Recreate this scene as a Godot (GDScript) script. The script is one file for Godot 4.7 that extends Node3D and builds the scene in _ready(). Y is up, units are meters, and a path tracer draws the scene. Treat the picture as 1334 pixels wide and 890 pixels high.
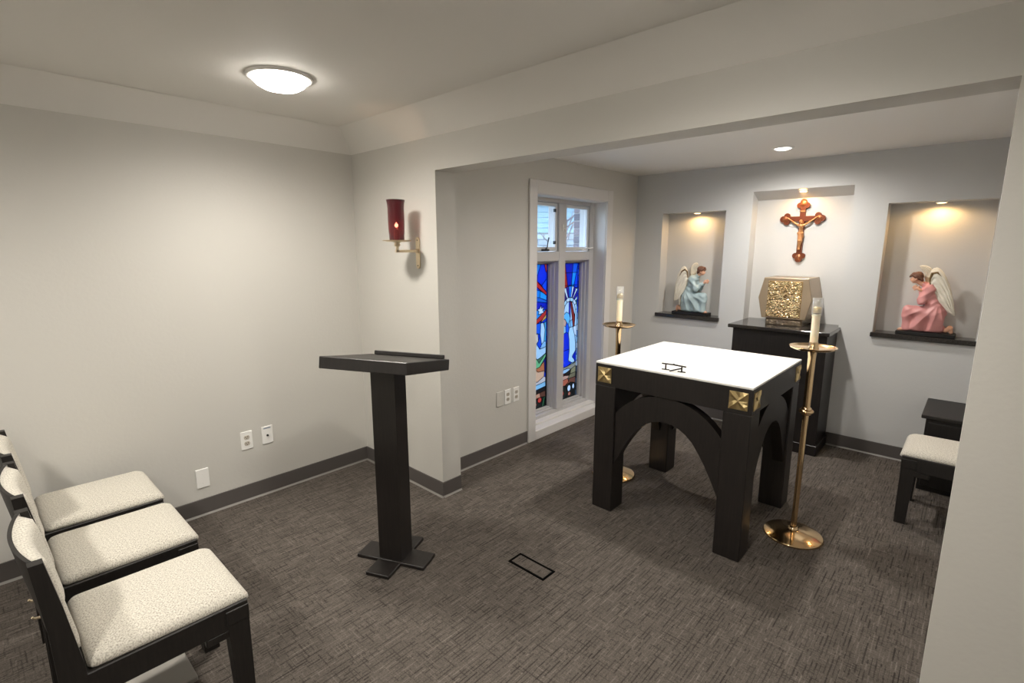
extends Node3D
# Chapel with a side sanctuary: wall_left is x = 0, the dividing wall is z = 0, the sanctuary lies at z < 0.

const CEIL := 2.435
const COVE := 2.304
const SCEIL := 2.377
const BEAM := 2.11
const JAMB := 0.932
const PIER := 3.431
const WALL_T := 0.1575
const SIDE := 0.71
const SIDE_R := 3.744
const BACK := -2.827
const NICHE := -2.97
const ROOM_X := 5.2
const ROOM_Z := 3.8

var M := {}
var used_names := {}

# ------------------------------------------------------------------ mesh builder
class MB:
	var st := SurfaceTool.new()
	var xf := Transform3D()
	func _init() -> void:
		st.begin(Mesh.PRIMITIVE_TRIANGLES)
		st.set_smooth_group(-1)
	func flat() -> void:
		st.set_smooth_group(-1)
	func smooth(g := 0) -> void:
		st.set_smooth_group(g)
	func t(a: Vector3, b: Vector3, c: Vector3) -> void:   # counter-clockwise seen from outside
		st.add_vertex(xf * a)
		st.add_vertex(xf * c)
		st.add_vertex(xf * b)
	func q(a: Vector3, b: Vector3, c: Vector3, d: Vector3) -> void:
		t(a, b, c)
		t(a, c, d)
	func conv(p: Array, mid: Vector3) -> void:            # face of a convex body round mid
		var n: Vector3 = (p[1] - p[0]).cross(p[2] - p[0])
		var cen := Vector3.ZERO
		for v in p:
			cen += v
		cen /= p.size()
		if n.dot(cen - mid) < 0.0:
			p.reverse()
		for i in range(1, p.size() - 1):
			t(p[0], p[i], p[i + 1])
	func box(c: Vector3, s: Vector3, r := 0.0) -> void:
		var h := s * 0.5
		var rr: float = minf(r, minf(h.x, minf(h.y, h.z)) * 0.9)
		var pt := func(sg: Vector3, axis: int) -> Vector3:
			var o := Vector3.ZERO
			for k in 3:
				o[k] = c[k] + sg[k] * (h[k] if k == axis else h[k] - rr)
			return o
		for a in 3:
			var b := (a + 1) % 3
			var d := (a + 2) % 3
			for s1 in [-1.0, 1.0]:
				var p := []
				for uv in [[-1, -1], [1, -1], [1, 1], [-1, 1]]:
					var sg := Vector3.ZERO
					sg[a] = s1
					sg[b] = uv[0]
					sg[d] = uv[1]
					p.append(pt.call(sg, a))
				conv(p, c)
				if rr > 0.0:
					for s2 in [-1.0, 1.0]:
						var e := []
						for sd in [-1.0, 1.0]:
							var sg := Vector3.ZERO
							sg[a] = s1
							sg[b] = s2
							sg[d] = sd
							if sd < 0.0:
								e.append(pt.call(sg, a))
								e.append(pt.call(sg, b))
							else:
								e.append(pt.call(sg, b))
								e.append(pt.call(sg, a))
						conv(e, c)
		if rr > 0.0:
			for sx in [-1.0, 1.0]:
				for sy in [-1.0, 1.0]:
					for sz in [-1.0, 1.0]:
						var sg := Vector3(sx, sy, sz)
						conv([pt.call(sg, 0), pt.call(sg, 1), pt.call(sg, 2)], c)
	func span(a: Vector3, b: Vector3, r := 0.0) -> void:
		box((a + b) * 0.5, (b - a).abs(), r)
	func hexa(lo: Array, hi: Array) -> void:              # two quads of four corners each, joined
		var mid := Vector3.ZERO
		for v in lo + hi:
			mid += v / 8.0
		conv(lo.duplicate(), mid)
		conv(hi.duplicate(), mid)
		for i in 4:
			var j := (i + 1) % 4
			conv([lo[i], lo[j], hi[j], hi[i]], mid)
	func prism(poly: PackedVector2Array, z0: float, z1: float, bevel := 0.0) -> void:   # xy outline along z
		var p := PackedVector2Array(poly)
		var area := 0.0
		for i in p.size():
			area += p[i].cross(p[(i + 1) % p.size()])
		if area < 0.0:
			p.reverse()
		var top := p
		if bevel > 0.0:
			var o := Geometry2D.offset_polygon(p, -bevel)
			if o.size() == 1 and o[0].size() == p.size():
				top = o[0]
				var best := 0
				for i in top.size():
					if top[i].distance_to(p[0]) < top[best].distance_to(p[0]):
						best = i
				var al := PackedVector2Array()
				for i in top.size():
					al.append(top[(i + best) % top.size()])
				top = al
			else:
				bevel = 0.0
		var idx := Geometry2D.triangulate_polygon(top)
		for k in range(0, idx.size(), 3):
			var a := top[idx[k]]
			var b := top[idx[k + 1]]
			var c := top[idx[k + 2]]
			if (b - a).cross(c - a) < 0.0:
				var w := b
				b = c
				c = w
			t(Vector3(a.x, a.y, z1), Vector3(b.x, b.y, z1), Vector3(c.x, c.y, z1))
		idx = Geometry2D.triangulate_polygon(p)
		for k in range(0, idx.size(), 3):
			var a := p[idx[k]]
			var b := p[idx[k + 1]]
			var c := p[idx[k + 2]]
			if (b - a).cross(c - a) < 0.0:
				var w := b
				b = c
				c = w
			t(Vector3(a.x, a.y, z0), Vector3(c.x, c.y, z0), Vector3(b.x, b.y, z0))
		for i in p.size():
			var j := (i + 1) % p.size()
			q(Vector3(p[i].x, p[i].y, z0), Vector3(p[j].x, p[j].y, z0), Vector3(p[j].x, p[j].y, z1 - bevel), Vector3(p[i].x, p[i].y, z1 - bevel))
			if bevel > 0.0:
				q(Vector3(p[i].x, p[i].y, z1 - bevel), Vector3(p[j].x, p[j].y, z1 - bevel), Vector3(top[j].x, top[j].y, z1), Vector3(top[i].x, top[i].y, z1))
	func lathe(lines: Array, n := 32) -> void:            # each line of (radius, height) has its own smooth group
		for g in lines.size():
			st.set_smooth_group(g)
			var l: Array = lines[g]
			for i in l.size() - 1:
				for k in n:
					var a := TAU * k / n
					var b := TAU * ((k + 1) % n) / n
					var f := func(v: Vector2, ang: float) -> Vector3: return Vector3(v.x * cos(ang), v.y, -v.x * sin(ang))
					var p0: Vector3 = f.call(l[i], a)
					var p1: Vector3 = f.call(l[i], b)
					var p2: Vector3 = f.call(l[i + 1], b)
					var p3: Vector3 = f.call(l[i + 1], a)
					if l[i].x > 1e-6:
						t(p0, p1, p2)
					if l[i + 1].x > 1e-6:
						t(p0, p2, p3)
		st.set_smooth_group(-1)
	func tube(path: Array, radii: Array, n := 10, flatten := 1.0) -> void:
		st.set_smooth_group(0)
		var rings := []
		var up := Vector3(0.13, 1, 0.07).normalized()
		for i in path.size():
			var d: Vector3 = (path[mini(i + 1, path.size() - 1)] - path[maxi(i - 1, 0)]).normalized()
			var s := d.cross(up)
			if s.length() < 0.1:
				s = d.cross(Vector3.RIGHT)
			s = s.normalized()
			var u := s.cross(d).normalized()
			up = u
			var ring := []
			for k in n:
				var a := TAU * k / n
				ring.append(path[i] + (s * cos(a) + u * sin(a) * flatten) * radii[mini(i, radii.size() - 1)])
			rings.append(ring)
		for i in path.size() - 1:
			for k in n:
				var j := (k + 1) % n
				q(rings[i][k], rings[i + 1][k], rings[i + 1][j], rings[i][j])
		st.set_smooth_group(1)
		for k in range(1, n - 1):
			t(rings[0][0], rings[0][k], rings[0][k + 1])
			var e: Array = rings[-1]
			t(e[0], e[k + 1], e[k])
		st.set_smooth_group(-1)
	func rings(list: Array, cap_lo := true, cap_hi := true) -> void:   # rings run counter-clockwise seen from above, bottom to top
		var n: int = list[0].size()
		for i in list.size() - 1:
			for k in n:
				var j := (k + 1) % n
				q(list[i][k], list[i][j], list[i + 1][j], list[i + 1][k])
		for e in [0, list.size() - 1]:
			if (e == 0 and not cap_lo) or (e != 0 and not cap_hi):
				continue
			var mid := Vector3.ZERO
			for v in list[e]:
				mid += v / float(n)
			for k in n:
				var j := (k + 1) % n
				if e == 0:
					t(mid, list[e][j], list[e][k])
				else:
					t(mid, list[e][k], list[e][j])
	func mesh() -> ArrayMesh:
		st.generate_normals()
		return st.commit()

# rounded rectangle in the xz plane, counter-clockwise seen from above
func rrect(w: float, d: float, r: float, y: float, seg := 6, crown := 0.0) -> Array:
	var o := []
	r = minf(r, minf(w, d) * 0.49)
	for c in [[1, -1, 0], [-1, -1, 1], [-1, 1, 2], [1, 1, 3]]:
		for k in seg + 1:
			var a: float = PI / 2 * (c[2] + float(k) / seg)
			var x: float = c[0] * (w / 2 - r) + r * cos(a)
			var z: float = c[1] * (d / 2 - r) - r * sin(a)
			o.append(Vector3(x, y + crown * (1.0 - pow(absf(2 * x / w), 2.0)) * (1.0 - pow(absf(2 * z / d), 2.0)), z))
	return o

# ------------------------------------------------------------------ scene helpers
func numbered(called: String) -> String:
	var n: int = used_names.get(called, 0)
	used_names[called] = n + 1
	return called if n == 0 else "%s_%03d" % [called, n]

func tag(o: Node, label := "", category := "", group := "", kind := "") -> Node:
	if label:
		o.set_meta("label", label)
	if category:
		o.set_meta("category", category)
	if group:
		o.set_meta("group", group)
	if kind:
		o.set_meta("kind", kind)
	return o

func obj(called: String, b: MB, m: Material, parent: Node = self) -> MeshInstance3D:
	var o := MeshInstance3D.new()
	o.mesh = b.mesh()
	o.material_override = m
	o.name = numbered(called) if parent == self else called
	parent.add_child(o, true)
	return o

func share(called: String, mesh: Mesh, m: Material, parent: Node, at: Transform3D) -> MeshInstance3D:
	var o := MeshInstance3D.new()
	o.mesh = mesh
	o.material_override = m
	o.name = called
	parent.add_child(o, true)
	o.transform = at
	return o

func thing(called: String, label: String, category: String, at := Vector3.ZERO, turn := 0.0, group := "", kind := "") -> Node3D:
	var o := Node3D.new()
	o.name = numbered(called)
	add_child(o)
	o.position = at
	o.rotation.y = turn
	tag(o, label, category, group, kind)
	return o

func copy(o: Node3D, at: Vector3, turn: float, label: String) -> Node3D:
	var base := String(o.name)
	var c: Node3D = o.duplicate()
	c.name = numbered(base)
	add_child(c)
	c.position = at
	c.rotation.y = turn
	c.set_meta("label", label)
	return c

func struct(called: String, b: MB, m: Material, label: String, category: String) -> MeshInstance3D:
	var o := obj(called, b, m)
	tag(o, label, category, "", "structure")
	return o

# ------------------------------------------------------------------ materials
func mat(c: Color, rough := 0.6, metal := 0.0) -> StandardMaterial3D:
	var m := StandardMaterial3D.new()
	m.albedo_color = c
	m.roughness = rough
	m.metallic = metal
	return m

func tri(m: StandardMaterial3D, size: float, world := false) -> StandardMaterial3D:
	m.uv1_triplanar = true
	m.uv1_world_triplanar = world
	m.uv1_scale = Vector3.ONE / size
	m.uv1_triplanar_sharpness = 6.0
	return m

func noise_tex(freq: float, ramp: Array, w := 256, octaves := 3, sd := 1, normal := false, bump := 4.0) -> NoiseTexture2D:
	var n := FastNoiseLite.new()
	n.noise_type = FastNoiseLite.TYPE_SIMPLEX_SMOOTH
	n.seed = sd
	n.frequency = freq
	n.fractal_octaves = octaves
	var tx := NoiseTexture2D.new()
	tx.width = w
	tx.height = w
	tx.seamless = true
	tx.noise = n
	if normal:
		tx.as_normal_map = true
		tx.bump_strength = bump
	else:
		var g := Gradient.new()
		var offs := PackedFloat32Array()
		var cols := PackedColorArray()
		for r in ramp:
			offs.append(r[0])
			cols.append(r[1])
		g.offsets = offs
		g.colors = cols
		tx.color_ramp = g
	return tx

func carpet_texture() -> ImageTexture:
	# woven broadloom: short dashes of yarn along z, fewer across
	var n := 1024
	var rng := RandomNumberGenerator.new()
	rng.seed = 77
	var f := PackedFloat32Array()
	f.resize(n * n)
	f.fill(0.5)
	var pitch := 8
	for i in 24000:
		var along := rng.randf() < 0.62
		var ln := rng.randi_range(12, 64) if along else rng.randi_range(8, 40)
		var wd := rng.randi_range(1, 3)
		var x0 := rng.randi_range(0, n - 1)
		var y0 := rng.randi_range(0, n - 1)
		if along:
			x0 = x0 / pitch * pitch
		else:
			y0 = y0 / pitch * pitch
		var v := (rng.randf() - 0.58) * (0.95 if along else 0.7)
		for a in ln:
			for b in wd:
				var x := (x0 + (b if along else a)) % n
				var y := (y0 + (a if along else b)) % n
				f[y * n + x] = lerpf(f[y * n + x], 0.5 + v, 0.6)
	var bytes := PackedByteArray()
	bytes.resize(n * n * 3)
	for i in n * n:
		var v := clampf(f[i] + (rng.randf() - 0.5) * 0.30, 0.0, 1.0)
		bytes[i * 3] = int(lerpf(46, 130, v))
		bytes[i * 3 + 1] = int(lerpf(42, 122, v))
		bytes[i * 3 + 2] = int(lerpf(39, 114, v))
	return ImageTexture.create_from_image(Image.create_from_data(n, n, false, Image.FORMAT_RGB8, bytes))

func wood_texture(dark: Color, light: Color, sd: int) -> ImageTexture:
	var n := 512
	var fn := FastNoiseLite.new()
	fn.seed = sd
	fn.frequency = 0.02
	fn.fractal_octaves = 4
	var im := Image.create(n, n, false, Image.FORMAT_RGB8)
	for y in n:
		for x in n:
			var v := 0.5 + 0.7 * fn.get_noise_2d(x * 3.2, y * 0.22) + 0.25 * fn.get_noise_2d(x * 14.0 + 400.0, y * 0.7)
			im.set_pixel(x, y, dark.lerp(light, clampf(v, 0.0, 1.0)))
	return ImageTexture.create_from_image(im)

func make_materials() -> void:
	var peel := noise_tex(0.06, [], 256, 3, 5, true, 1.2)
	var wall := tri(mat(Color(0.79, 0.78, 0.755), 0.62), 0.45, true)
	wall.normal_enabled = true
	wall.normal_texture = peel
	wall.normal_scale = 0.18
	M.wall = wall
	var ceil := tri(mat(Color(0.90, 0.89, 0.87), 0.75), 0.45, true)
	ceil.normal_enabled = true
	ceil.normal_texture = peel
	ceil.normal_scale = 0.12
	M.ceil = ceil
	M.wall2 = tri(mat(Color(0.78, 0.78, 0.775), 0.55), 0.45, true)
	M.wall2.normal_enabled = true
	M.wall2.normal_texture = peel
	M.wall2.normal_scale = 0.15
	var carpet := tri(mat(Color.WHITE, 0.97), 1.9, true)
	carpet.albedo_texture = carpet_texture()
	carpet.metallic_specular = 0.15
	carpet.heightmap_enabled = true
	carpet.heightmap_texture = carpet.albedo_texture
	carpet.heightmap_scale = 0.25
	M.carpet = carpet
	M.base = mat(Color(0.345, 0.325, 0.315), 0.55)
	M.toe = mat(Color(0.50, 0.485, 0.465), 0.5)
	M.casing = mat(Color(0.84, 0.83, 0.82), 0.42)
	M.frame = mat(Color(0.74, 0.735, 0.735), 0.5)
	M.sash = mat(Color(0.80, 0.80, 0.80), 0.45)
	var wood := tri(mat(Color.WHITE, 0.42), 0.6)
	wood.albedo_texture = wood_texture(Color(0.088, 0.075, 0.070), Color(0.140, 0.120, 0.112), 3)
	wood.metallic_specular = 0.5
	M.wood = wood
	var chairwood := tri(mat(Color.WHITE, 0.5), 0.4)
	chairwood.albedo_texture = wood_texture(Color(0.080, 0.072, 0.066), Color(0.135, 0.118, 0.108), 9)
	M.chairwood = chairwood
	var fabric := tri(mat(Color.WHITE, 0.95), 0.16)
	fabric.albedo_texture = noise_tex(0.09, [[0.0, Color(0.52, 0.50, 0.46)], [0.40, Color(0.74, 0.72, 0.675)], [0.6, Color(0.80, 0.78, 0.735)], [1.0, Color(0.87, 0.855, 0.815)]], 256, 4, 11)
	fabric.metallic_specular = 0.2
	fabric.rim_enabled = true
	fabric.rim = 0.3
	fabric.heightmap_enabled = true
	fabric.heightmap_texture = fabric.albedo_texture
	fabric.heightmap_scale = 0.08
	M.fabric = fabric
	M.brass = mat(Color(0.89, 0.77, 0.60), 0.13, 1.0)
	M.brass_soft = mat(Color(0.84, 0.75, 0.55), 0.3, 1.0)
	M.pale_brass = mat(Color(0.86, 0.79, 0.67), 0.35, 0.8)
	M.stone_white = mat(Color(0.93, 0.925, 0.91), 0.3)
	var granite := tri(mat(Color.WHITE, 0.09), 0.12)
	granite.albedo_texture = noise_tex(0.12, [[0.0, Color(0.10, 0.095, 0.09)], [0.6, Color(0.15, 0.14, 0.135)], [0.78, Color(0.33, 0.31, 0.29)], [1.0, Color(0.45, 0.43, 0.40)]], 256, 3, 21)
	M.granite = granite
	M.black = mat(Color(0.05, 0.05, 0.05), 0.45)
	M.rim_black = mat(Color(0.02, 0.02, 0.02), 0.8)
	M.rim_black.metallic_specular = 0.15
	M.black_metal = mat(Color(0.07, 0.065, 0.06), 0.4, 0.3)
	M.plate = mat(Color(0.93, 0.925, 0.91), 0.35)
	M.slot = mat(Color(0.12, 0.11, 0.10), 0.6)
	M.grey_face = mat(Color(0.74, 0.71, 0.66), 0.5)
	M.wax = mat(Color(0.95, 0.91, 0.80), 0.5)
	M.wax.subsurf_scatter_enabled = true
	M.wax.subsurf_scatter_strength = 0.15
	var glass := mat(Color(0.97, 0.98, 0.98, 0.06), 0.02)
	glass.refraction_enabled = true
	glass.refraction_scale = 0.045
	M.glass = glass
	var pane := mat(Color(0.9, 0.95, 0.95, 0.05), 0.03)
	pane.transparency = BaseMaterial3D.TRANSPARENCY_ALPHA
	M.pane = pane
	var clear := mat(Color(0.95, 0.95, 0.93, 0.16), 0.04)
	clear.transparency = BaseMaterial3D.TRANSPARENCY_ALPHA
	M.clear = clear
	var ruby := mat(Color(0.56, 0.31, 0.34, 0.10), 0.05)
	ruby.refraction_enabled = true
	ruby.refraction_scale = 0.045
	M.ruby = ruby
	M.bronze = mat(Color(0.70, 0.63, 0.54), 0.36, 0.9)
	M.gold_rough = mat(Color(0.90, 0.79, 0.60), 0.2, 1.0)
	M.band = mat(Color(0.58, 0.52, 0.44), 0.28, 0.95)
	M.cross_wood = mat(Color(0.46, 0.24, 0.15), 0.35, 0.4)
	M.corpus = mat(Color(0.74, 0.53, 0.35), 0.32, 0.6)
	M.medal = mat(Color(0.58, 0.35, 0.22), 0.35, 0.5)
	M.lead = mat(Color(0.10, 0.10, 0.11), 0.6, 0.3)
	M.skin = mat(Color(0.84, 0.64, 0.53), 0.5)
	M.hair = mat(Color(0.42, 0.28, 0.21), 0.6)
	M.feather = mat(Color(0.89, 0.865, 0.80), 0.55)
	M.rim_brown = mat(Color(0.45, 0.36, 0.22), 0.45, 0.2)
	M.blue_robe = mat(Color(0.66, 0.735, 0.75), 0.4)
	M.pink_robe = mat(Color(0.82, 0.57, 0.56), 0.4)

func emitter(c: Color, e: float) -> StandardMaterial3D:
	var m := mat(c, 0.6)
	m.emission_enabled = true
	m.emission = c
	m.emission_energy_multiplier = e
	return m

func _ready() -> void:
	setup_camera()
	make_materials()
	setting()
	ceiling_lights()
	window()
	outdoors()
	wall_plates()
	altar()
	lectern()
	tabernacle_group()
	niches()
	candle_stands()
	sconce()
	chairs()
	side_table()
	small_floor_things()

func setup_camera() -> void:
	var cam := Camera3D.new()
	cam.name = "camera"
	cam.fov = 67.975
	cam.near = 0.05
	cam.far = 200.0
	add_child(cam)
	cam.position = Vector3(3.4151, 1.65, 2.0207)
	cam.rotation = Vector3(-0.1821, 0.7431, 0.0)
	cam.current = true
	var we := WorldEnvironment.new()
	we.name = "environment"
	var e := Environment.new()
	e.tonemap_mode = Environment.TONE_MAPPER_LINEAR
	e.tonemap_exposure = 1.0
	e.sdfgi_enabled = true
	e.ssao_enabled = true
	e.ssil_enabled = true
	var sm := ProceduralSkyMaterial.new()
	sm.sky_top_color = Color(0.70, 0.83, 0.98)
	sm.sky_horizon_color = Color(0.88, 0.94, 1.0)
	sm.ground_bottom_color = Color(0.40, 0.41, 0.40)
	sm.ground_horizon_color = Color(0.55, 0.57, 0.58)
	var sky := Sky.new()
	sky.sky_material = sm
	e.background_mode = Environment.BG_SKY
	e.sky = sky
	e.background_energy_multiplier = 8.5
	we.environment = e
	add_child(we)

# ------------------------------------------------------------------ the room
func setting() -> void:
	var b := MB.new()
	b.span(Vector3(-0.2, -0.12, NICHE - 0.2), Vector3(ROOM_X + 0.2, 0.0, ROOM_Z + 0.2))
	struct("floor", b, M.carpet, "dark grey brown carpet with a woven streaky pattern", "floor")

	b = MB.new()
	b.span(Vector3(-0.2, 0, -WALL_T), Vector3(0, CEIL + 0.1, ROOM_Z + 0.2))
	struct("wall_left", b, M.wall, "plain light grey wall behind the row of chairs", "wall")
	b = MB.new()
	b.span(Vector3(0, 0, -WALL_T), Vector3(JAMB, CEIL + 0.1, 0))
	b.span(Vector3(JAMB, BEAM, -WALL_T), Vector3(PIER, CEIL + 0.1, 0))
	b.span(Vector3(PIER, 0, -WALL_T), Vector3(ROOM_X + 0.2, CEIL + 0.1, 0))
	struct("wall_divider", b, M.wall, "grey dividing wall with a wide flat topped opening into the sanctuary", "wall")
	b = MB.new()
	b.span(Vector3(ROOM_X, 0, 0), Vector3(ROOM_X + 0.2, CEIL + 0.1, ROOM_Z + 0.2))
	struct("wall_right", b, M.wall, "plain light grey wall opposite the row of chairs", "wall")
	b = MB.new()
	b.span(Vector3(0, 0, ROOM_Z), Vector3(ROOM_X, CEIL + 0.1, ROOM_Z + 0.2))
	struct("wall_rear", b, M.wall, "plain light grey wall behind the chair backs", "wall")
	# sanctuary walls
	b = MB.new()
	var wx0 := 0.455
	var z1 := -1.205
	var z2 := -2.255
	b.span(Vector3(wx0, 0, z1), Vector3(SIDE, SCEIL + 0.1, -WALL_T))
	b.span(Vector3(wx0, 0, NICHE - 0.1), Vector3(SIDE, SCEIL + 0.1, z2))
	b.span(Vector3(wx0, 2.088, z2), Vector3(SIDE, SCEIL + 0.1, z1))
	b.span(Vector3(wx0, 0, z2), Vector3(SIDE, 0.075, z1))
	struct("wall_window", b, M.wall, "grey sanctuary wall holding the tall stained glass window", "wall")
	b = MB.new()
	b.span(Vector3(SIDE_R, 0, NICHE - 0.1), Vector3(SIDE_R + 0.2, SCEIL + 0.1, -WALL_T))
	struct("wall_sanctuary_right", b, M.wall2, "grey sanctuary wall facing the stained glass window", "wall")
	b = MB.new()
	var nl := [1.005, 1.625, 0.99, 1.99]
	var nc := [1.852, 2.605, 0.985, 2.14]
	var nr := [2.836, 3.446, 0.99, 1.985]
	b.span(Vector3(SIDE - 0.1, 0, NICHE - 0.1), Vector3(SIDE_R + 0.1, SCEIL + 0.1, NICHE))
	var xs := SIDE
	for n in [nl, nc, nr]:
		b.span(Vector3(xs, 0, NICHE), Vector3(n[0], SCEIL + 0.1, BACK))
		b.span(Vector3(n[0], 0, NICHE), Vector3(n[1], n[2], BACK))
		b.span(Vector3(n[0], n[3], NICHE), Vector3(n[1], SCEIL + 0.1, BACK))
		xs = n[1]
	b.span(Vector3(xs, 0, NICHE), Vector3(SIDE_R, SCEIL + 0.1, BACK))
	# the sloped head of the middle recess
	b.hexa([Vector3(nc[0], 2.14, BACK), Vector3(nc[1], 2.14, BACK), Vector3(nc[1], 2.14, NICHE), Vector3(nc[0], 2.14, NICHE)],
		[Vector3(nc[0], 2.139, BACK), Vector3(nc[1], 2.139, BACK), Vector3(nc[1], 2.072, NICHE), Vector3(nc[0], 2.072, NICHE)])
	struct("wall_altar", b, M.wall2, "grey sanctuary end wall with three lit rectangular recesses", "wall")

	# ceilings
	b = MB.new()
	b.span(Vector3(-0.2, CEIL, -0.01), Vector3(ROOM_X + 0.2, CEIL + 0.1, ROOM_Z + 0.2))
	struct("ceiling", b, M.ceil, "pale grey ceiling over the chairs and lectern", "ceiling")
	b = MB.new()
	b.span(Vector3(SIDE - 0.3, SCEIL, NICHE - 0.1), Vector3(SIDE_R + 0.2, SCEIL + 0.1, -WALL_T))
	struct("ceiling_sanctuary", b, M.ceil, "pale grey ceiling over the altar", "ceiling")
	# coving: a shallow concave curve with a small lip where it meets wall and ceiling
	var prof := []
	for k in 9:
		var u := k / 8.0
		var a := Vector2(0.0, COVE)
		var c := Vector2(0.085, COVE + 0.10)
		var d := Vector2(0.195, CEIL - 0.001)
		prof.append(a * (1 - u) * (1 - u) + c * 2 * u * (1 - u) + d * u * u)
	var lines := [[Vector3(0, 0, 0), Vector3(0, 0, 1), Vector3(1, 0, 0), ROOM_Z], [Vector3(0, 0, 0), Vector3(1, 0, 0), Vector3(0, 0, 1), ROOM_X],
		[Vector3(0, 0, ROOM_Z), Vector3(1, 0, 0), Vector3(0, 0, -1), ROOM_X], [Vector3(ROOM_X, 0, 0), Vector3(0, 0, 1), Vector3(-1, 0, 0), ROOM_Z]]
	var say := ["pale grey concave coving above the wall behind the chairs", "pale grey concave coving above the wide sanctuary opening", "pale grey concave coving above the wall behind the chair backs", "pale grey concave coving above the wall opposite the chairs"]
	for i in 4:
		var l: Array = lines[i]
		b = MB.new()
		b.smooth(0)
		var at := func(s: float, p: Vector2) -> Vector3: return l[0] + l[1] * s + l[2] * p.x + Vector3(0, p.y, 0)
		var mid: Vector3 = at.call(l[3] / 2.0, Vector2(0.3, 1.5))
		for k in 8:
			# mitred ends
			var p: Vector2 = prof[k]
			var r: Vector2 = prof[k + 1]
			var f := [at.call(p.x, p), at.call(l[3] - p.x, p), at.call(l[3] - r.x, r), at.call(r.x, r)]
			var n: Vector3 = (f[1] - f[0]).cross(f[2] - f[0])
			if n.dot(mid - f[0]) < 0:
				f.reverse()
			b.q(f[0], f[1], f[2], f[3])
		struct("trim_%d" % (i + 1), b, M.ceil, say[i], "coving")

	# baseboards: a dark rubber strip with a pale line along its toe
	baseboard("baseboard_left", [[Vector3(0, 0, 0), Vector3(0, 0, ROOM_Z), Vector3(1, 0, 0)]], "dark grey baseboard along the wall behind the chairs")
	baseboard("baseboard_divider", [[Vector3(0, 0, 0), Vector3(JAMB + 0.008, 0, 0), Vector3(0, 0, 1)], [Vector3(JAMB, 0, 0), Vector3(JAMB, 0, -WALL_T), Vector3(1, 0, 0)], [Vector3(PIER, 0, 0), Vector3(ROOM_X, 0, 0), Vector3(0, 0, 1)], [Vector3(PIER, 0, 0), Vector3(PIER, 0, -WALL_T), Vector3(-1, 0, 0)]], "dark grey baseboard wrapping the dividing wall's stub beside the lectern")
	baseboard("baseboard_window", [[Vector3(SIDE, 0, -WALL_T), Vector3(SIDE, 0, -1.113), Vector3(1, 0, 0)], [Vector3(SIDE, 0, -2.345), Vector3(SIDE, 0, BACK), Vector3(1, 0, 0)]], "dark grey baseboard either side of the stained glass window")
	baseboard("baseboard_altar", [[Vector3(SIDE, 0, BACK), Vector3(1.893, 0, BACK), Vector3(0, 0, 1)], [Vector3(2.604, 0, BACK), Vector3(SIDE_R, 0, BACK), Vector3(0, 0, 1)]], "dark grey baseboard below the three wall recesses")
	baseboard("baseboard_right", [[Vector3(SIDE_R, 0, -WALL_T), Vector3(SIDE_R, 0, BACK), Vector3(-1, 0, 0)]], "dark grey baseboard along the sanctuary wall facing the window")

func baseboard(called: String, runs: Array, label: String) -> void:
	var b := MB.new()
	var tb := MB.new()
	for r in runs:
		var a: Vector3 = r[0]
		var c: Vector3 = r[1]
		var n: Vector3 = r[2]
		b.span(a + Vector3(0, 0.010, 0), c + n * 0.008 + Vector3(0, 0.109, 0), 0.002)
		tb.hexa([a, a + n * 0.016, c + n * 0.016, c], [a + Vector3(0, 0.0125, 0), a + n * 0.006 + Vector3(0, 0.0125, 0), c + n * 0.006 + Vector3(0, 0.0125, 0), c + Vector3(0, 0.0125, 0)])
	var o := struct(called, b, M.base, label, "baseboard")
	tag(obj("toe_strip", tb, M.toe, o), "thin pale strip along the foot of the baseboard")

# ------------------------------------------------------------------ lights
func downlight(at: Vector3, radius: float, energy: float, c: Color, cone: float, soft: float, parent: Node) -> void:
	var l := SpotLight3D.new()
	l.name = "lamp_light"
	l.light_energy = energy
	l.light_color = c
	l.light_size = radius
	l.spot_angle = cone
	l.spot_angle_attenuation = soft
	l.spot_range = 12.0
	l.spot_attenuation = 2.0
	l.shadow_enabled = true
	parent.add_child(l, true)
	l.position = at
	l.rotation.x = -PI / 2

const MAIN_E := 2.85
const SANC_E := 2.9
const PUCK_E := 0.16

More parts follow.
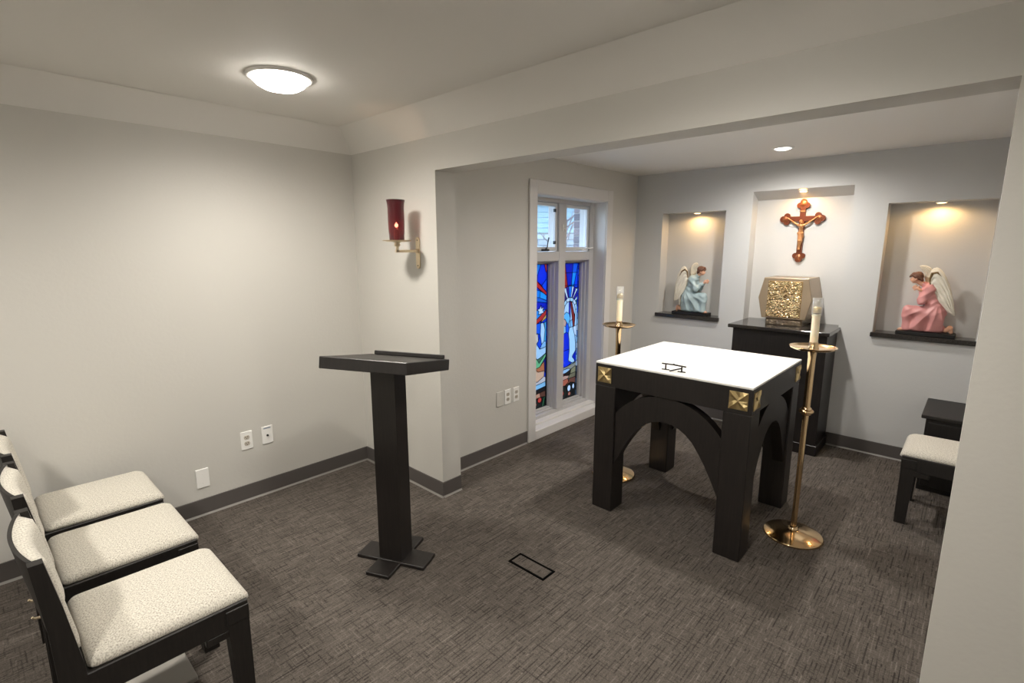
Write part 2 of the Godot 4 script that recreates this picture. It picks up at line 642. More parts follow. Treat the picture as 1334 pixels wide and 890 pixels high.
func ceiling_lights() -> void:
	var cw := Color(1.0, 0.976, 0.936)
	var lens_mat := emitter(cw, 26.0)
	var spots := [[0.90, 0.88, "round white ceiling light between the coving corner and the lectern"], [2.75, 0.88, "round white ceiling light in front of the sanctuary opening"],
		[0.90, 2.85, "round white ceiling light behind the row of chairs"], [2.75, 2.85, "round white ceiling light in the middle of the rear ceiling"]]
	var proto: Node3D
	for s in spots:
		var at := Vector3(s[0], CEIL, s[1])
		if proto:
			copy(proto, at, 0, s[2])
			continue
		proto = thing("ceiling_light", s[2], "ceiling light", at, 0, "round lights in the main ceiling")
		var b := MB.new()
		b.lathe([[Vector2(0.128, -0.010), Vector2(0.140, -0.012), Vector2(0.146, -0.006), Vector2(0.148, 0.0)]], 40)
		obj("trim_ring", b, M.plate, proto)
		b = MB.new()
		b.lathe([[Vector2(0.0, -0.062), Vector2(0.045, -0.0595), Vector2(0.080, -0.051), Vector2(0.106, -0.036), Vector2(0.122, -0.018), Vector2(0.129, -0.004)]], 40)
		obj("light_lens", b, lens_mat, proto)
		downlight(Vector3(0, -0.075, 0), 0.09, MAIN_E, cw, 86.0, 0.9, proto)
	var sw := Color(1.0, 0.978, 0.945)
	var slens := emitter(sw, 8.0)
	var sp := [[2.224, -2.233, "small round ceiling light in front of the crucifix recess"], [2.19, -1.02, "small round ceiling light straight above the altar"]]
	var p2: Node3D
	for s in sp:
		var at := Vector3(s[0], SCEIL, s[1])
		if p2:
			copy(p2, at, 0, s[2])
			continue
		p2 = thing("sanctuary_light", s[2], "ceiling light", at, 0, "round lights in the sanctuary ceiling")
		var b := MB.new()
		b.lathe([[Vector2(0.055, -0.005), Vector2(0.068, -0.007), Vector2(0.075, -0.003), Vector2(0.077, 0.0)]], 36)
		obj("trim_ring", b, M.plate, p2)
		b = MB.new()
		b.lathe([[Vector2(0.0, -0.014), Vector2(0.035, -0.012), Vector2(0.056, -0.004)]], 36)
		obj("light_lens", b, slens, p2)
		downlight(Vector3(0, -0.02, 0), 0.05, SANC_E, sw, 88.0, 0.9, p2)
	# warm puck lights inside the recesses
	var warm := Color(1.0, 0.80, 0.52)
	var pl := emitter(warm, 14.0)
	var pk := [[1.337, 1.99, -2.875, "warm puck light above the blue robed angel"], [2.237, 2.128, -2.868, "warm puck light above the crucifix"], [3.142, 1.985, -2.875, "warm puck light above the pink robed angel"]]
	var p3: Node3D
	for s in pk:
		var at := Vector3(s[0], s[1], s[2])
		if p3:
			copy(p3, at, 0, s[3])
			continue
		p3 = thing("puck_light", s[3], "puck light", at, 0, "puck lights in the wall recesses")
		var b := MB.new()
		b.lathe([[Vector2(0.028, -0.012), Vector2(0.035, -0.012)], [Vector2(0.035, -0.012), Vector2(0.037, 0.0)]], 28)
		obj("housing", b, M.plate, p3)
		b = MB.new()
		b.lathe([[Vector2(0.0, -0.015), Vector2(0.018, -0.0145), Vector2(0.029, -0.011)]], 28)
		obj("light_lens", b, pl, p3)
		downlight(Vector3(0, -0.018, 0), 0.02, PUCK_E, warm, 88.0, 0.5, p3)

# ------------------------------------------------------------------ window
func at_base(base: Vector3) -> MB:
	var b := MB.new()
	b.xf = Transform3D(Basis(), -base)
	return b

func window() -> void:
	var base := Vector3(SIDE, 0, -1.73)
	var w := thing("window_1", "tall four light window with stained glass below and clear casements above", "window", base, 0, "", "structure")
	var zl := -1.21
	var zr := -2.25
	var b := at_base(base)
	b.span(Vector3(SIDE, 0, -1.115), Vector3(SIDE + 0.018, 2.188, zl), 0.003)
	b.span(Vector3(SIDE, 0, zr), Vector3(SIDE + 0.018, 2.188, -2.345), 0.003)
	b.span(Vector3(SIDE, 2.084, zl), Vector3(SIDE + 0.018, 2.188, zr), 0.003)
	obj("casing", b, M.casing, w)
	b = at_base(base)
	b.span(Vector3(0.575, 0.07, zl + 0.004), Vector3(SIDE, 2.09, zl - 0.004))
	b.span(Vector3(0.575, 0.07, zr + 0.006), Vector3(SIDE, 2.09, zr - 0.004))
	b.span(Vector3(0.575, 2.078, zl), Vector3(SIDE, 2.09, zr))
	obj("reveal_lining", b, M.casing, w)
	b = at_base(base)
	b.span(Vector3(0.56, 0.0, zl), Vector3(SIDE + 0.018, 0.082, zr), 0.004)
	b.span(Vector3(0.55, 0.082, zl), Vector3(0.64, 0.105, zr), 0.004)
	obj("sill", b, M.casing, w)
	b = at_base(base)
	var fx0 := 0.455
	b.span(Vector3(fx0, 0.075, zl), Vector3(0.58, 2.088, -1.295), 0.004)
	b.span(Vector3(fx0, 0.075, -2.180), Vector3(0.58, 2.088, zr - 0.004), 0.004)
	b.span(Vector3(fx0, 2.045, -1.295), Vector3(0.58, 2.088, -2.180), 0.004)
	b.span(Vector3(fx0, 0.075, -1.295), Vector3(0.58, 0.135, -2.180), 0.004)
	obj("outer_frame", b, M.frame, w)
	b = at_base(base)
	b.span(Vector3(fx0, 0.135, -1.685), Vector3(0.588, 2.045, -1.785), 0.006)
	obj("mullion", b, M.frame, w)
	b = at_base(base)
	b.span(Vector3(fx0, 1.535, -1.295), Vector3(0.584, 1.620, -2.180), 0.006)
	obj("transom", b, M.frame, w)
	var lights := [[-1.295, -1.685], [-1.785, -2.180]]
	for i in 2:
		var a: float = lights[i][0]
		var c: float = lights[i][1]
		# stepped stops round the stained glass
		for st in [[0.0, 0.012, 0.545], [0.012, 0.024, 0.512]]:
			b = at_base(base)
			var g0: float = st[0]
			var g1: float = st[1]
			var fx: float = st[2]
			b.span(Vector3(fx0, 0.135 + g0, a - g0), Vector3(fx, 1.535 - g0, a - g1), 0.002)
			b.span(Vector3(fx0, 0.135 + g0, c + g0), Vector3(fx, 1.535 - g0, c + g1), 0.002)
			b.span(Vector3(fx0, 1.535 - g1, a - g1), Vector3(fx, 1.535 - g0, c + g1), 0.002)
			b.span(Vector3(fx0, 0.135 + g0, a - g1), Vector3(fx, 0.135 + g1, c + g1), 0.002)
			obj("glazing_stop", b, M.frame, w)
		# clear casement above
		b = at_base(base)
		var bar := 0.034
		b.span(Vector3(0.53, 1.625, a - 0.004), Vector3(0.568, 2.041, a - bar), 0.004)
		b.span(Vector3(0.53, 1.625, c + 0.004), Vector3(0.568, 2.041, c + bar), 0.004)
		b.span(Vector3(0.53, 2.041 - bar + 0.006, a - bar), Vector3(0.568, 2.041, c + bar), 0.004)
		b.span(Vector3(0.53, 1.625, a - bar), Vector3(0.568, 1.625 + bar + 0.002, c + bar), 0.004)
		var s := obj("casement_sash", b, M.sash, w)
		b = at_base(base)
		b.span(Vector3(0.541, 1.655, a - bar + 0.004), Vector3(0.545, 2.015, c + bar - 0.004))
		tag(obj("clear_pane", b, M.pane, s), "clear glass pane")
		# crank
		b = at_base(base)
		var hz: float = lerpf(a, c, 0.52) if i == 0 else lerpf(a, c, 0.78)
		b.span(Vector3(0.568, 1.626, hz + 0.05), Vector3(0.588, 1.642, hz - 0.05), 0.005)
		if i == 0:
			b.tube([Vector3(0.582, 1.638, hz), Vector3(0.60, 1.66, hz), Vector3(0.604, 1.70, hz - 0.004), Vector3(0.608, 1.742, hz - 0.012)], [0.006, 0.005, 0.005, 0.006], 8)
			obj("crank_handle", b, M.slot, s)
		else:
			b.tube([Vector3(0.582, 1.638, hz + 0.02), Vector3(0.603, 1.652, hz), Vector3(0.607, 1.648, hz - 0.05), Vector3(0.612, 1.655, hz - 0.095)], [0.006, 0.007, 0.006, 0.007], 8)
			obj("crank_handle", b, M.plate, s)
		if i == 0:
			for hy in [1.98, 1.70]:
				b = at_base(base)
				b.span(Vector3(0.548, hy - 0.014, c + bar + 0.010), Vector3(0.572, hy + 0.014, c + bar - 0.006), 0.002)
				obj("hinge", b, M.slot, s)
	b = at_base(base)
	b.span(Vector3(0.588, 1.80, -1.728), Vector3(0.596, 1.86, -1.744), 0.002)
	b.tube([Vector3(0.596, 1.825, -1.736), Vector3(0.612, 1.822, -1.738), Vector3(0.616, 1.80, -1.75)], [0.005, 0.005, 0.004], 8)
	obj("latch", b, M.plate, w)
	stained_panel(w, base, lights[0], left_glass(), "stained glass light with red ray, white dove and kneeling green robed figure")
	stained_panel(w, base, lights[1], right_glass(), "stained glass light with haloed figure in blue and white robes above stones")

func half_split(p: PackedVector2Array, x: float) -> Array:
	var out := []
	for r in [PackedVector2Array([Vector2(-9, -9), Vector2(x, -9), Vector2(x, 9), Vector2(-9, 9)]), PackedVector2Array([Vector2(x, -9), Vector2(9, -9), Vector2(9, 9), Vector2(x, 9)])]:
		for g in Geometry2D.intersect_polygons(p, r):
			out.append(g)
	return out

func cut(p: PackedVector2Array, front: Array, depth := 0) -> Array:
	var now := [p]
	for f in front:
		var nxt := []
		for g in now:
			var res := Geometry2D.clip_polygons(g, f)
			var hole := false
			for r in res:
				if Geometry2D.is_polygon_clockwise(r):
					hole = true
			if hole and depth < 4:
				var cx := 0.0
				for v in f:
					cx += v.x / f.size()
				for h in half_split(g, cx):
					nxt.append_array(cut(h, [f], depth + 1))
			else:
				nxt.append_array(res)
		now = nxt
	return now

func disc(cx: float, cy: float, rx: float, ry: float, n := 14) -> PackedVector2Array:
	var o := PackedVector2Array()
	for k in n:
		o.append(Vector2(cx + rx * cos(TAU * k / n), cy + ry * sin(TAU * k / n)))
	return o

func pg(a: Array) -> PackedVector2Array:
	var o := PackedVector2Array()
	for i in range(0, a.size(), 2):
		o.append(Vector2(a[i], a[i + 1]))
	return o

func ray(cx: float, cy: float, a0: float, a1: float, r := 3.0) -> PackedVector2Array:
	# angles in degrees; the panel is 3.6 times taller than wide, so u is scaled
	var k := 3.6
	return pg([cx, cy, cx + r * cos(deg_to_rad(a0)) * k, cy + r * sin(deg_to_rad(a0)), cx + r * cos(deg_to_rad(a1)) * k, cy + r * sin(deg_to_rad(a1))])

func right_glass() -> Array:
	var s := []
	var deep := Color(0.02, 0.16, 0.80)
	var blue := Color(0.05, 0.32, 0.95)
	var cyan := Color(0.16, 0.72, 0.98)
	var pale := Color(0.80, 0.93, 1.0)
	var white := Color(0.97, 0.98, 1.0)
	# border of small lights
	for k in 22:
		var v := k / 22.0
		s.append([pg([0.93, v, 1, v, 1, v + 1 / 22.0, 0.93, v + 1 / 22.0]), [deep, blue, Color(0.2, 0.45, 0.95)][k % 3] if v > 0.62 else [pale, Color(0.62, 0.74, 0.90), white][k % 3] if v > 0.22 else [Color(0.45, 0.50, 0.55), Color(0.25, 0.28, 0.3)][k % 2]])
	# flowers and stones
	s.append([disc(0.62, 0.072, 0.085, 0.026, 8), white])
	s.append([disc(0.83, 0.078, 0.06, 0.022, 8), white])
	s.append([disc(0.64, 0.028, 0.07, 0.016, 8), Color(0.95, 0.62, 0.50)])
	s.append([disc(0.30, 0.045, 0.08, 0.02, 8), Color(0.9, 0.35, 0.28)])
	s.append([pg([0, 0, 0.48, 0, 0.52, 0.06, 0.44, 0.10, 0, 0.10]), Color(0.05, 0.11, 0.07)])
	s.append([pg([0.48, 0, 0.93, 0, 0.93, 0.10, 0.70, 0.115, 0.44, 0.10, 0.52, 0.06]), Color(0.04, 0.08, 0.07)])
	s.append([pg([0, 0.10, 0.44, 0.10, 0.60, 0.125, 0.55, 0.15, 0, 0.14]), Color(0.88, 0.52, 0.38)])
	s.append([pg([0.44, 0.10, 0.70, 0.115, 0.93, 0.10, 0.93, 0.15, 0.60, 0.145, 0.60, 0.125]), Color(0.62, 0.38, 0.28)])
	s.append([pg([0, 0.14, 0.55, 0.15, 0.62, 0.17, 0.40, 0.178, 0, 0.165]), Color(0.95, 0.76, 0.66)])
	s.append([pg([0.55, 0.15, 0.60, 0.145, 0.93, 0.15, 0.93, 0.185, 0.66, 0.18, 0.62, 0.17]), Color(0.62, 0.56, 0.42)])
	s.append([pg([0, 0.165, 0.40, 0.178, 0.44, 0.195, 0, 0.19]), Color(0.40, 0.10, 0.09)])
	s.append([pg([0.40, 0.178, 0.62, 0.17, 0.66, 0.18, 0.70, 0.215, 0.44, 0.195]), Color(0.10, 0.09, 0.09)])
	s.append([pg([0.66, 0.18, 0.93, 0.185, 0.93, 0.235, 0.70, 0.215]), Color(0.72, 0.66, 0.50)])
	s.append([pg([0, 0.19, 0.44, 0.195, 0.70, 0.215, 0.55, 0.228, 0, 0.215]), Color(0.80, 0.87, 0.92)])
	s.append([pg([0, 0.215, 0.55, 0.228, 0.70, 0.215, 0.93, 0.235, 0.93, 0.262, 0.50, 0.243, 0, 0.235]), Color(0.74, 0.70, 0.62)])
	# figure
	s.append([pg([0.26, 0.555, 0.40, 0.545, 0.44, 0.575, 0.36, 0.60, 0.25, 0.59]), Color(0.98, 0.80, 0.72)])
	s.append([pg([0.28, 0.60, 0.36, 0.60, 0.44, 0.575, 0.52, 0.555, 0.62, 0.60, 0.56, 0.635, 0.42, 0.65, 0.30, 0.63]), Color(0.58, 0.86, 0.98)])
	s.append([pg([0.40, 0.545, 0.44, 0.575, 0.52, 0.555, 0.58, 0.53, 0.54, 0.49, 0.42, 0.50]), Color(0.10, 0.48, 0.95)])
	s.append([pg([0.54, 0.49, 0.58, 0.53, 0.74, 0.535, 0.84, 0.47, 0.90, 0.40, 0.90, 0.35, 0.80, 0.325, 0.74, 0.305, 0.84, 0.285, 0.88, 0.265, 0.74, 0.262, 0.56, 0.285, 0.60, 0.36, 0.58, 0.44]), Color(0.88, 0.96, 1.0)])
	s.append([pg([0, 0.47, 0.42, 0.50, 0.54, 0.49, 0.58, 0.44, 0.60, 0.37, 0, 0.36]), Color(0.03, 0.25, 0.88)])
	s.append([pg([0, 0.36, 0.60, 0.37, 0.56, 0.285, 0.74, 0.262, 0.50, 0.243, 0, 0.235]), Color(0.02, 0.30, 0.92)])
	s.append([pg([0.74, 0.305, 0.80, 0.325, 0.90, 0.35, 0.93, 0.35, 0.93, 0.262, 0.88, 0.265, 0.84, 0.285]), Color(0.05, 0.22, 0.80)])
	s.append([pg([0, 0.47, 0.42, 0.50, 0.40, 0.545, 0.26, 0.555, 0, 0.55]), Color(0.75, 0.90, 0.98)])
	# halo: an arch of white segments with rays inside it
	for k in 6:
		var a0 := 180.0 - k * 30.0
		var o := PackedVector2Array()
		for j in 4:
			var a := deg_to_rad(a0 - j * 10.0)
			o.append(Vector2(0.58 + 0.36 * cos(a), 0.66 + 0.092 * sin(a)))
		for j in 4:
			var a := deg_to_rad(a0 - 30.0 + j * 10.0)
			o.append(Vector2(0.58 + 0.26 * cos(a), 0.66 + 0.066 * sin(a)))
		s.append([o, white if k % 2 == 0 else Color(0.86, 0.95, 0.98)])
	s.append([pg([0.54, 0.72, 0.60, 0.725, 0.62, 0.60, 0.54, 0.63]), Color(0.35, 0.30, 0.85)])
	s.append([pg([0.60, 0.725, 0.68, 0.715, 0.84, 0.60, 0.82, 0.54, 0.76, 0.53, 0.70, 0.60]), Color(0.70, 0.20, 0.16)])
	s.append([disc(0.58, 0.655, 0.27, 0.075, 18), Color(0.90, 0.95, 1.0)])
	s.append([pg([0.74, 0.535, 0.93, 0.54, 0.93, 0.66, 0.84, 0.66, 0.84, 0.58]), Color(0.86, 0.93, 0.98)])
	s.append([pg([0.84, 0.47, 0.93, 0.46, 0.93, 0.54, 0.74, 0.535]), white])
	s.append([pg([0.90, 0.35, 0.93, 0.35, 0.93, 0.46, 0.84, 0.47, 0.90, 0.40]), Color(0.80, 0.90, 0.98)])
	# sky rays
	var cx := 0.58
	var cy := 0.69
	var short := [[0, 14, Color(0.75, 0.92, 0.98)], [14, 24, Color(0.10, 0.60, 0.80)], [24, 36, Color(0.90, 0.95, 0.95)], [36, 50, Color(0.22, 0.16, 0.75)], [50, 58, white], [58, 70, Color(0.20, 0.12, 0.70)], [70, 80, white], [80, 98, Color(0.15, 0.62, 0.95)], [98, 112, Color(0.25, 0.10, 0.65)], [112, 124, white], [124, 150, Color(0.20, 0.08, 0.5)], [150, 180, Color(0.70, 0.15, 0.12)]]
	for r in short:
		var p := ray(cx, cy, r[0], r[1], 1.0)
		var lim := disc(cx, cy, 0.62, 0.145, 28)
		for g in Geometry2D.intersect_polygons(p, lim):
			s.append([g, r[2]])
	var long := [[0, 38, Color(0.50, 0.08, 0.06)], [38, 55, Color(0.30, 0.45, 0.95)], [55, 72, Color(0.08, 0.35, 0.95)], [72, 84, cyan], [84, 103, deep], [103, 122, Color(0.85, 0.22, 0.15)], [122, 150, blue], [150, 180, cyan]]
	for r in long:
		var p := ray(cx, cy, r[0], r[1], 3.0)
		for band in [[0.60, 0.84], [0.84, 0.93], [0.93, 1.0]]:
			for g in Geometry2D.intersect_polygons(p, pg([0, band[0], 0.93, band[0], 0.93, band[1], 0, band[1]])):
				s.append([g, r[2] if band[0] < 0.9 or r[0] != 72 else Color(0.10, 0.50, 0.95)])
	s.append([pg([0, 0, 0.93, 0, 0.93, 1, 0, 1]), Color(0.70, 0.88, 0.98)])
	return s

func left_glass() -> Array:
	var s := []
	var deep := Color(0.02, 0.18, 0.82)
	var blue := Color(0.06, 0.34, 0.92)
	var cyan := Color(0.14, 0.66, 0.95)
	var red := Color(0.92, 0.20, 0.20)
	var white := Color(0.97, 0.98, 1.0)
	for k in 22:
		var v := k / 22.0
		s.append([pg([0.95, v, 1, v, 1, v + 1 / 22.0, 0.95, v + 1 / 22.0]), [deep, blue][k % 2] if v > 0.45 else Color(0.10, 0.12, 0.22) if v > 0.25 else Color(0.10, 0.12, 0.11)])
	# dove
	s.append([pg([0.56, 0.695, 0.66, 0.70, 0.72, 0.725, 0.74, 0.70, 0.84, 0.71, 0.79, 0.685, 0.86, 0.67, 0.74, 0.665, 0.60, 0.66, 0.64, 0.68]), white])
	# red rays
	s.append([pg([0, 0.93, 0, 0.89, 0.55, 0.845, 0.95, 0.785, 0.95, 0.808, 0.55, 0.885]), red])
	s.append([pg([0.45, 0.588, 0.78, 0.622, 0.95, 0.66, 0.95, 0.69, 0.72, 0.655, 0.45, 0.615]), Color(0.92, 0.28, 0.24)])
	s.append([pg([0.70, 0.60, 0.95, 0.63, 0.95, 0.66, 0.78, 0.622]), Color(0.96, 0.80, 0.52)])
	s.append([pg([0.84, 1, 0.95, 1, 0.95, 0.94, 0.90, 0.95]), Color(0.88, 0.28, 0.28)])
	# figure
	s.append([pg([0.72, 0.60, 0.84, 0.60, 0.90, 0.55, 0.86, 0.47, 0.76, 0.45, 0.70, 0.52]), Color(0.88, 0.94, 0.98)])
	s.append([pg([0.86, 0.60, 0.95, 0.61, 0.95, 0.47, 0.86, 0.47, 0.90, 0.55]), Color(0.45, 0.80, 0.92)])
	s.append([pg([0.40, 0.52, 0.60, 0.53, 0.62, 0.48, 0.55, 0.46, 0.40, 0.47]), Color(0.97, 0.90, 0.84)])
	s.append([pg([0.40, 0.60, 0.60, 0.60, 0.72, 0.60, 0.70, 0.52, 0.60, 0.53, 0.40, 0.54]), Color(0.10, 0.50, 0.92)])
	s.append([pg([0.55, 0.46, 0.62, 0.48, 0.70, 0.52, 0.76, 0.45, 0.68, 0.42]), Color(0.08, 0.40, 0.90)])
	s.append([pg([0.40, 0.47, 0.55, 0.46, 0.68, 0.42, 0.95, 0.43, 0.95, 0.385, 0.72, 0.36, 0.58, 0.35, 0.40, 0.40]), Color(0.85, 0.92, 0.96)])
	s.append([pg([0.68, 0.42, 0.76, 0.45, 0.86, 0.47, 0.95, 0.47, 0.95, 0.43]), Color(0.72, 0.86, 0.95)])
	s.append([pg([0.40, 0.36, 0.58, 0.35, 0.66, 0.32, 0.95, 0.385, 0.95, 0.36, 0.70, 0.295, 0.50, 0.285, 0.40, 0.29]), Color(0.60, 0.84, 0.62)])
	s.append([pg([0.40, 0.40, 0.58, 0.35, 0.40, 0.36]), Color(0.35, 0.62, 0.30)])
	s.append([pg([0.58, 0.35, 0.72, 0.36, 0.95, 0.385, 0.66, 0.32]), Color(0.40, 0.55, 0.42)])
	s.append([pg([0.50, 0.285, 0.70, 0.295, 0.88, 0.33, 0.90, 0.26, 0.62, 0.26]), Color(0.90, 0.58, 0.38)])
	s.append([pg([0.88, 0.33, 0.95, 0.36, 0.95, 0.24, 0.90, 0.26]), Color(0.12, 0.14, 0.60)])
	s.append([pg([0.40, 0.29, 0.50, 0.285, 0.62, 0.26, 0.90, 0.26, 0.88, 0.22, 0.60, 0.19, 0.40, 0.20]), Color(0.98, 0.80, 0.66)])
	# stones and flowers
	s.append([disc(0.70, 0.055, 0.09, 0.02, 8), Color(0.95, 0.38, 0.30)])
	s.append([disc(0.52, 0.03, 0.06, 0.014, 8), Color(0.92, 0.60, 0.50)])
	s.append([pg([0.40, 0.20, 0.60, 0.19, 0.88, 0.22, 0.95, 0.21, 0.95, 0.18, 0.40, 0.165]), Color(0.95, 0.88, 0.84)])
	s.append([pg([0.40, 0.165, 0.95, 0.18, 0.95, 0.145, 0.40, 0.13]), Color(0.72, 0.86, 0.92)])
	s.append([pg([0.40, 0.13, 0.95, 0.145, 0.95, 0.115, 0.40, 0.10]), Color(0.12, 0.10, 0.10)])
	s.append([pg([0.40, 0.10, 0.70, 0.108, 0.74, 0.075, 0.40, 0.07]), Color(0.92, 0.70, 0.56)])
	s.append([pg([0.70, 0.108, 0.95, 0.115, 0.95, 0.07, 0.74, 0.075]), Color(0.55, 0.34, 0.24)])
	s.append([pg([0.78, 0.0, 0.88, 0.0, 0.95, 0.07, 0.86, 0.07]), Color(0.20, 0.42, 0.25)])
	s.append([pg([0.40, 0, 0.95, 0, 0.95, 0.07, 0.74, 0.075, 0.40, 0.07]), Color(0.05, 0.10, 0.09)])
	# sky
	s.append([pg([0, 1, 0.70, 1, 0.56, 0.925, 0, 0.965]), cyan])
	s.append([pg([0.70, 1, 0.84, 1, 0.90, 0.95, 0.95, 0.94, 0.95, 0.90, 0.74, 0.855, 0.55, 0.885, 0.56, 0.925]), Color(0.03, 0.28, 0.92)])
	s.append([pg([0.74, 0.855, 0.95, 0.90, 0.95, 0.79]), Color(0.10, 0.42, 0.95)])
	s.append([pg([0, 0.86, 0.68, 0.82, 0.66, 0.775, 0, 0.79]), cyan])
	s.append([pg([0.68, 0.82, 0.95, 0.79, 0.95, 0.75, 0.66, 0.775]), Color(0.22, 0.74, 0.98)])
	s.append([pg([0, 0.79, 0.66, 0.775, 0.95, 0.75, 0.95, 0.735, 0.66, 0.745, 0, 0.76]), Color(0.10, 0.52, 0.88)])
	s.append([pg([0, 0.76, 0.66, 0.745, 0.95, 0.735, 0.95, 0.69, 0, 0.69]), deep])
	s.append([pg([0.40, 0.69, 0.95, 0.69, 0.95, 0.66, 0.40, 0.615]), Color(0.25, 0.70, 0.95)])
	for k in 8:
		s.append([pg([0, k / 8.0, 0.40, k / 8.0, 0.40, (k + 1) / 8.0, 0, (k + 1) / 8.0]), [blue, cyan, deep, Color(0.6, 0.85, 0.95)][k % 4]])
	s.append([pg([0, 0, 0.95, 0, 0.95, 1, 0, 1]), blue])
	return s

var glass_cache := {}
func glass_mat(c: Color) -> StandardMaterial3D:
	var key := c.to_html()
	if not glass_cache.has(key):
		var m := mat(Color(c.r * 0.35, c.g * 0.35, c.b * 0.35), 0.35)
		m.backlight_enabled = true
		m.backlight = c.lerp(Color(0.9, 0.95, 1.0), 0.26)
		glass_cache[key] = m
	return glass_cache[key]

func stained_panel(w: Node3D, base: Vector3, zz: Array, shapes: Array, label: String) -> void:
	var z0: float = zz[0] - 0.024
	var z1: float = zz[1] + 0.024
	var y0 := 0.159
	var y1 := 1.511
	var gx := 0.480
	var size := Vector2(z0 - z1, y1 - y0)
	# plane axes: local x runs towards -z, local y up, local z towards +x (into the room)
	var fr := Transform3D(Basis(Vector3(0, 0, -1), Vector3(0, 1, 0), Vector3(1, 0, 0)), Vector3(gx, y0, z0) - base)
	var lead := MB.new()
	lead.xf = fr
	for e in [[Vector2(0, 0), Vector2(size.x, 0)], [Vector2(0, size.y), size], [Vector2.ZERO, Vector2(0, size.y)], [Vector2(size.x, 0), size]]:
		came(lead, e[0], e[1], 0.005)
	var frame := Rect2(Vector2.ZERO, size)
	var pieces := []
	var done := []
	for s in shapes:
		var p := PackedVector2Array()
		for v in s[0]:
			p.append(v * size)
		for g0 in Geometry2D.intersect_polygons(p, pg([0, 0, size.x, 0, size.x, size.y, 0, size.y])):
			for g in cut(g0, done):
				var area := 0.0
				for i in g.size():
					area += g[i].cross(g[(i + 1) % g.size()])
				if absf(area) < 0.00008 or Geometry2D.triangulate_polygon(g).is_empty():
					continue
				pieces.append([g, s[1]])
				for i in g.size():
					var a: Vector2 = g[i]
					var c: Vector2 = g[(i + 1) % g.size()]
					if a.distance_to(c) > 0.004 and frame.grow(-0.002).has_point((a + c) * 0.5):
						came(lead, a, c, 0.0022)
		done.append(p)
	var panel := obj("stained_glass", lead, M.lead, w)
	tag(panel, label)
	for p in pieces:
		var b := MB.new()
		b.xf = fr
		b.prism(p[0], -0.0015, 0.0015)
		obj("glass_piece", b, glass_mat(p[1]), panel)

func came(b: MB, a: Vector2, c: Vector2, half: float) -> void:
	var d := (c - a).normalized()
	var n := Vector2(-d.y, d.x) * half
	var e := d * half * 0.7
	b.prism(PackedVector2Array([a - e - n, c + e - n, c + e + n, a - e + n]), -0.003, 0.0032)

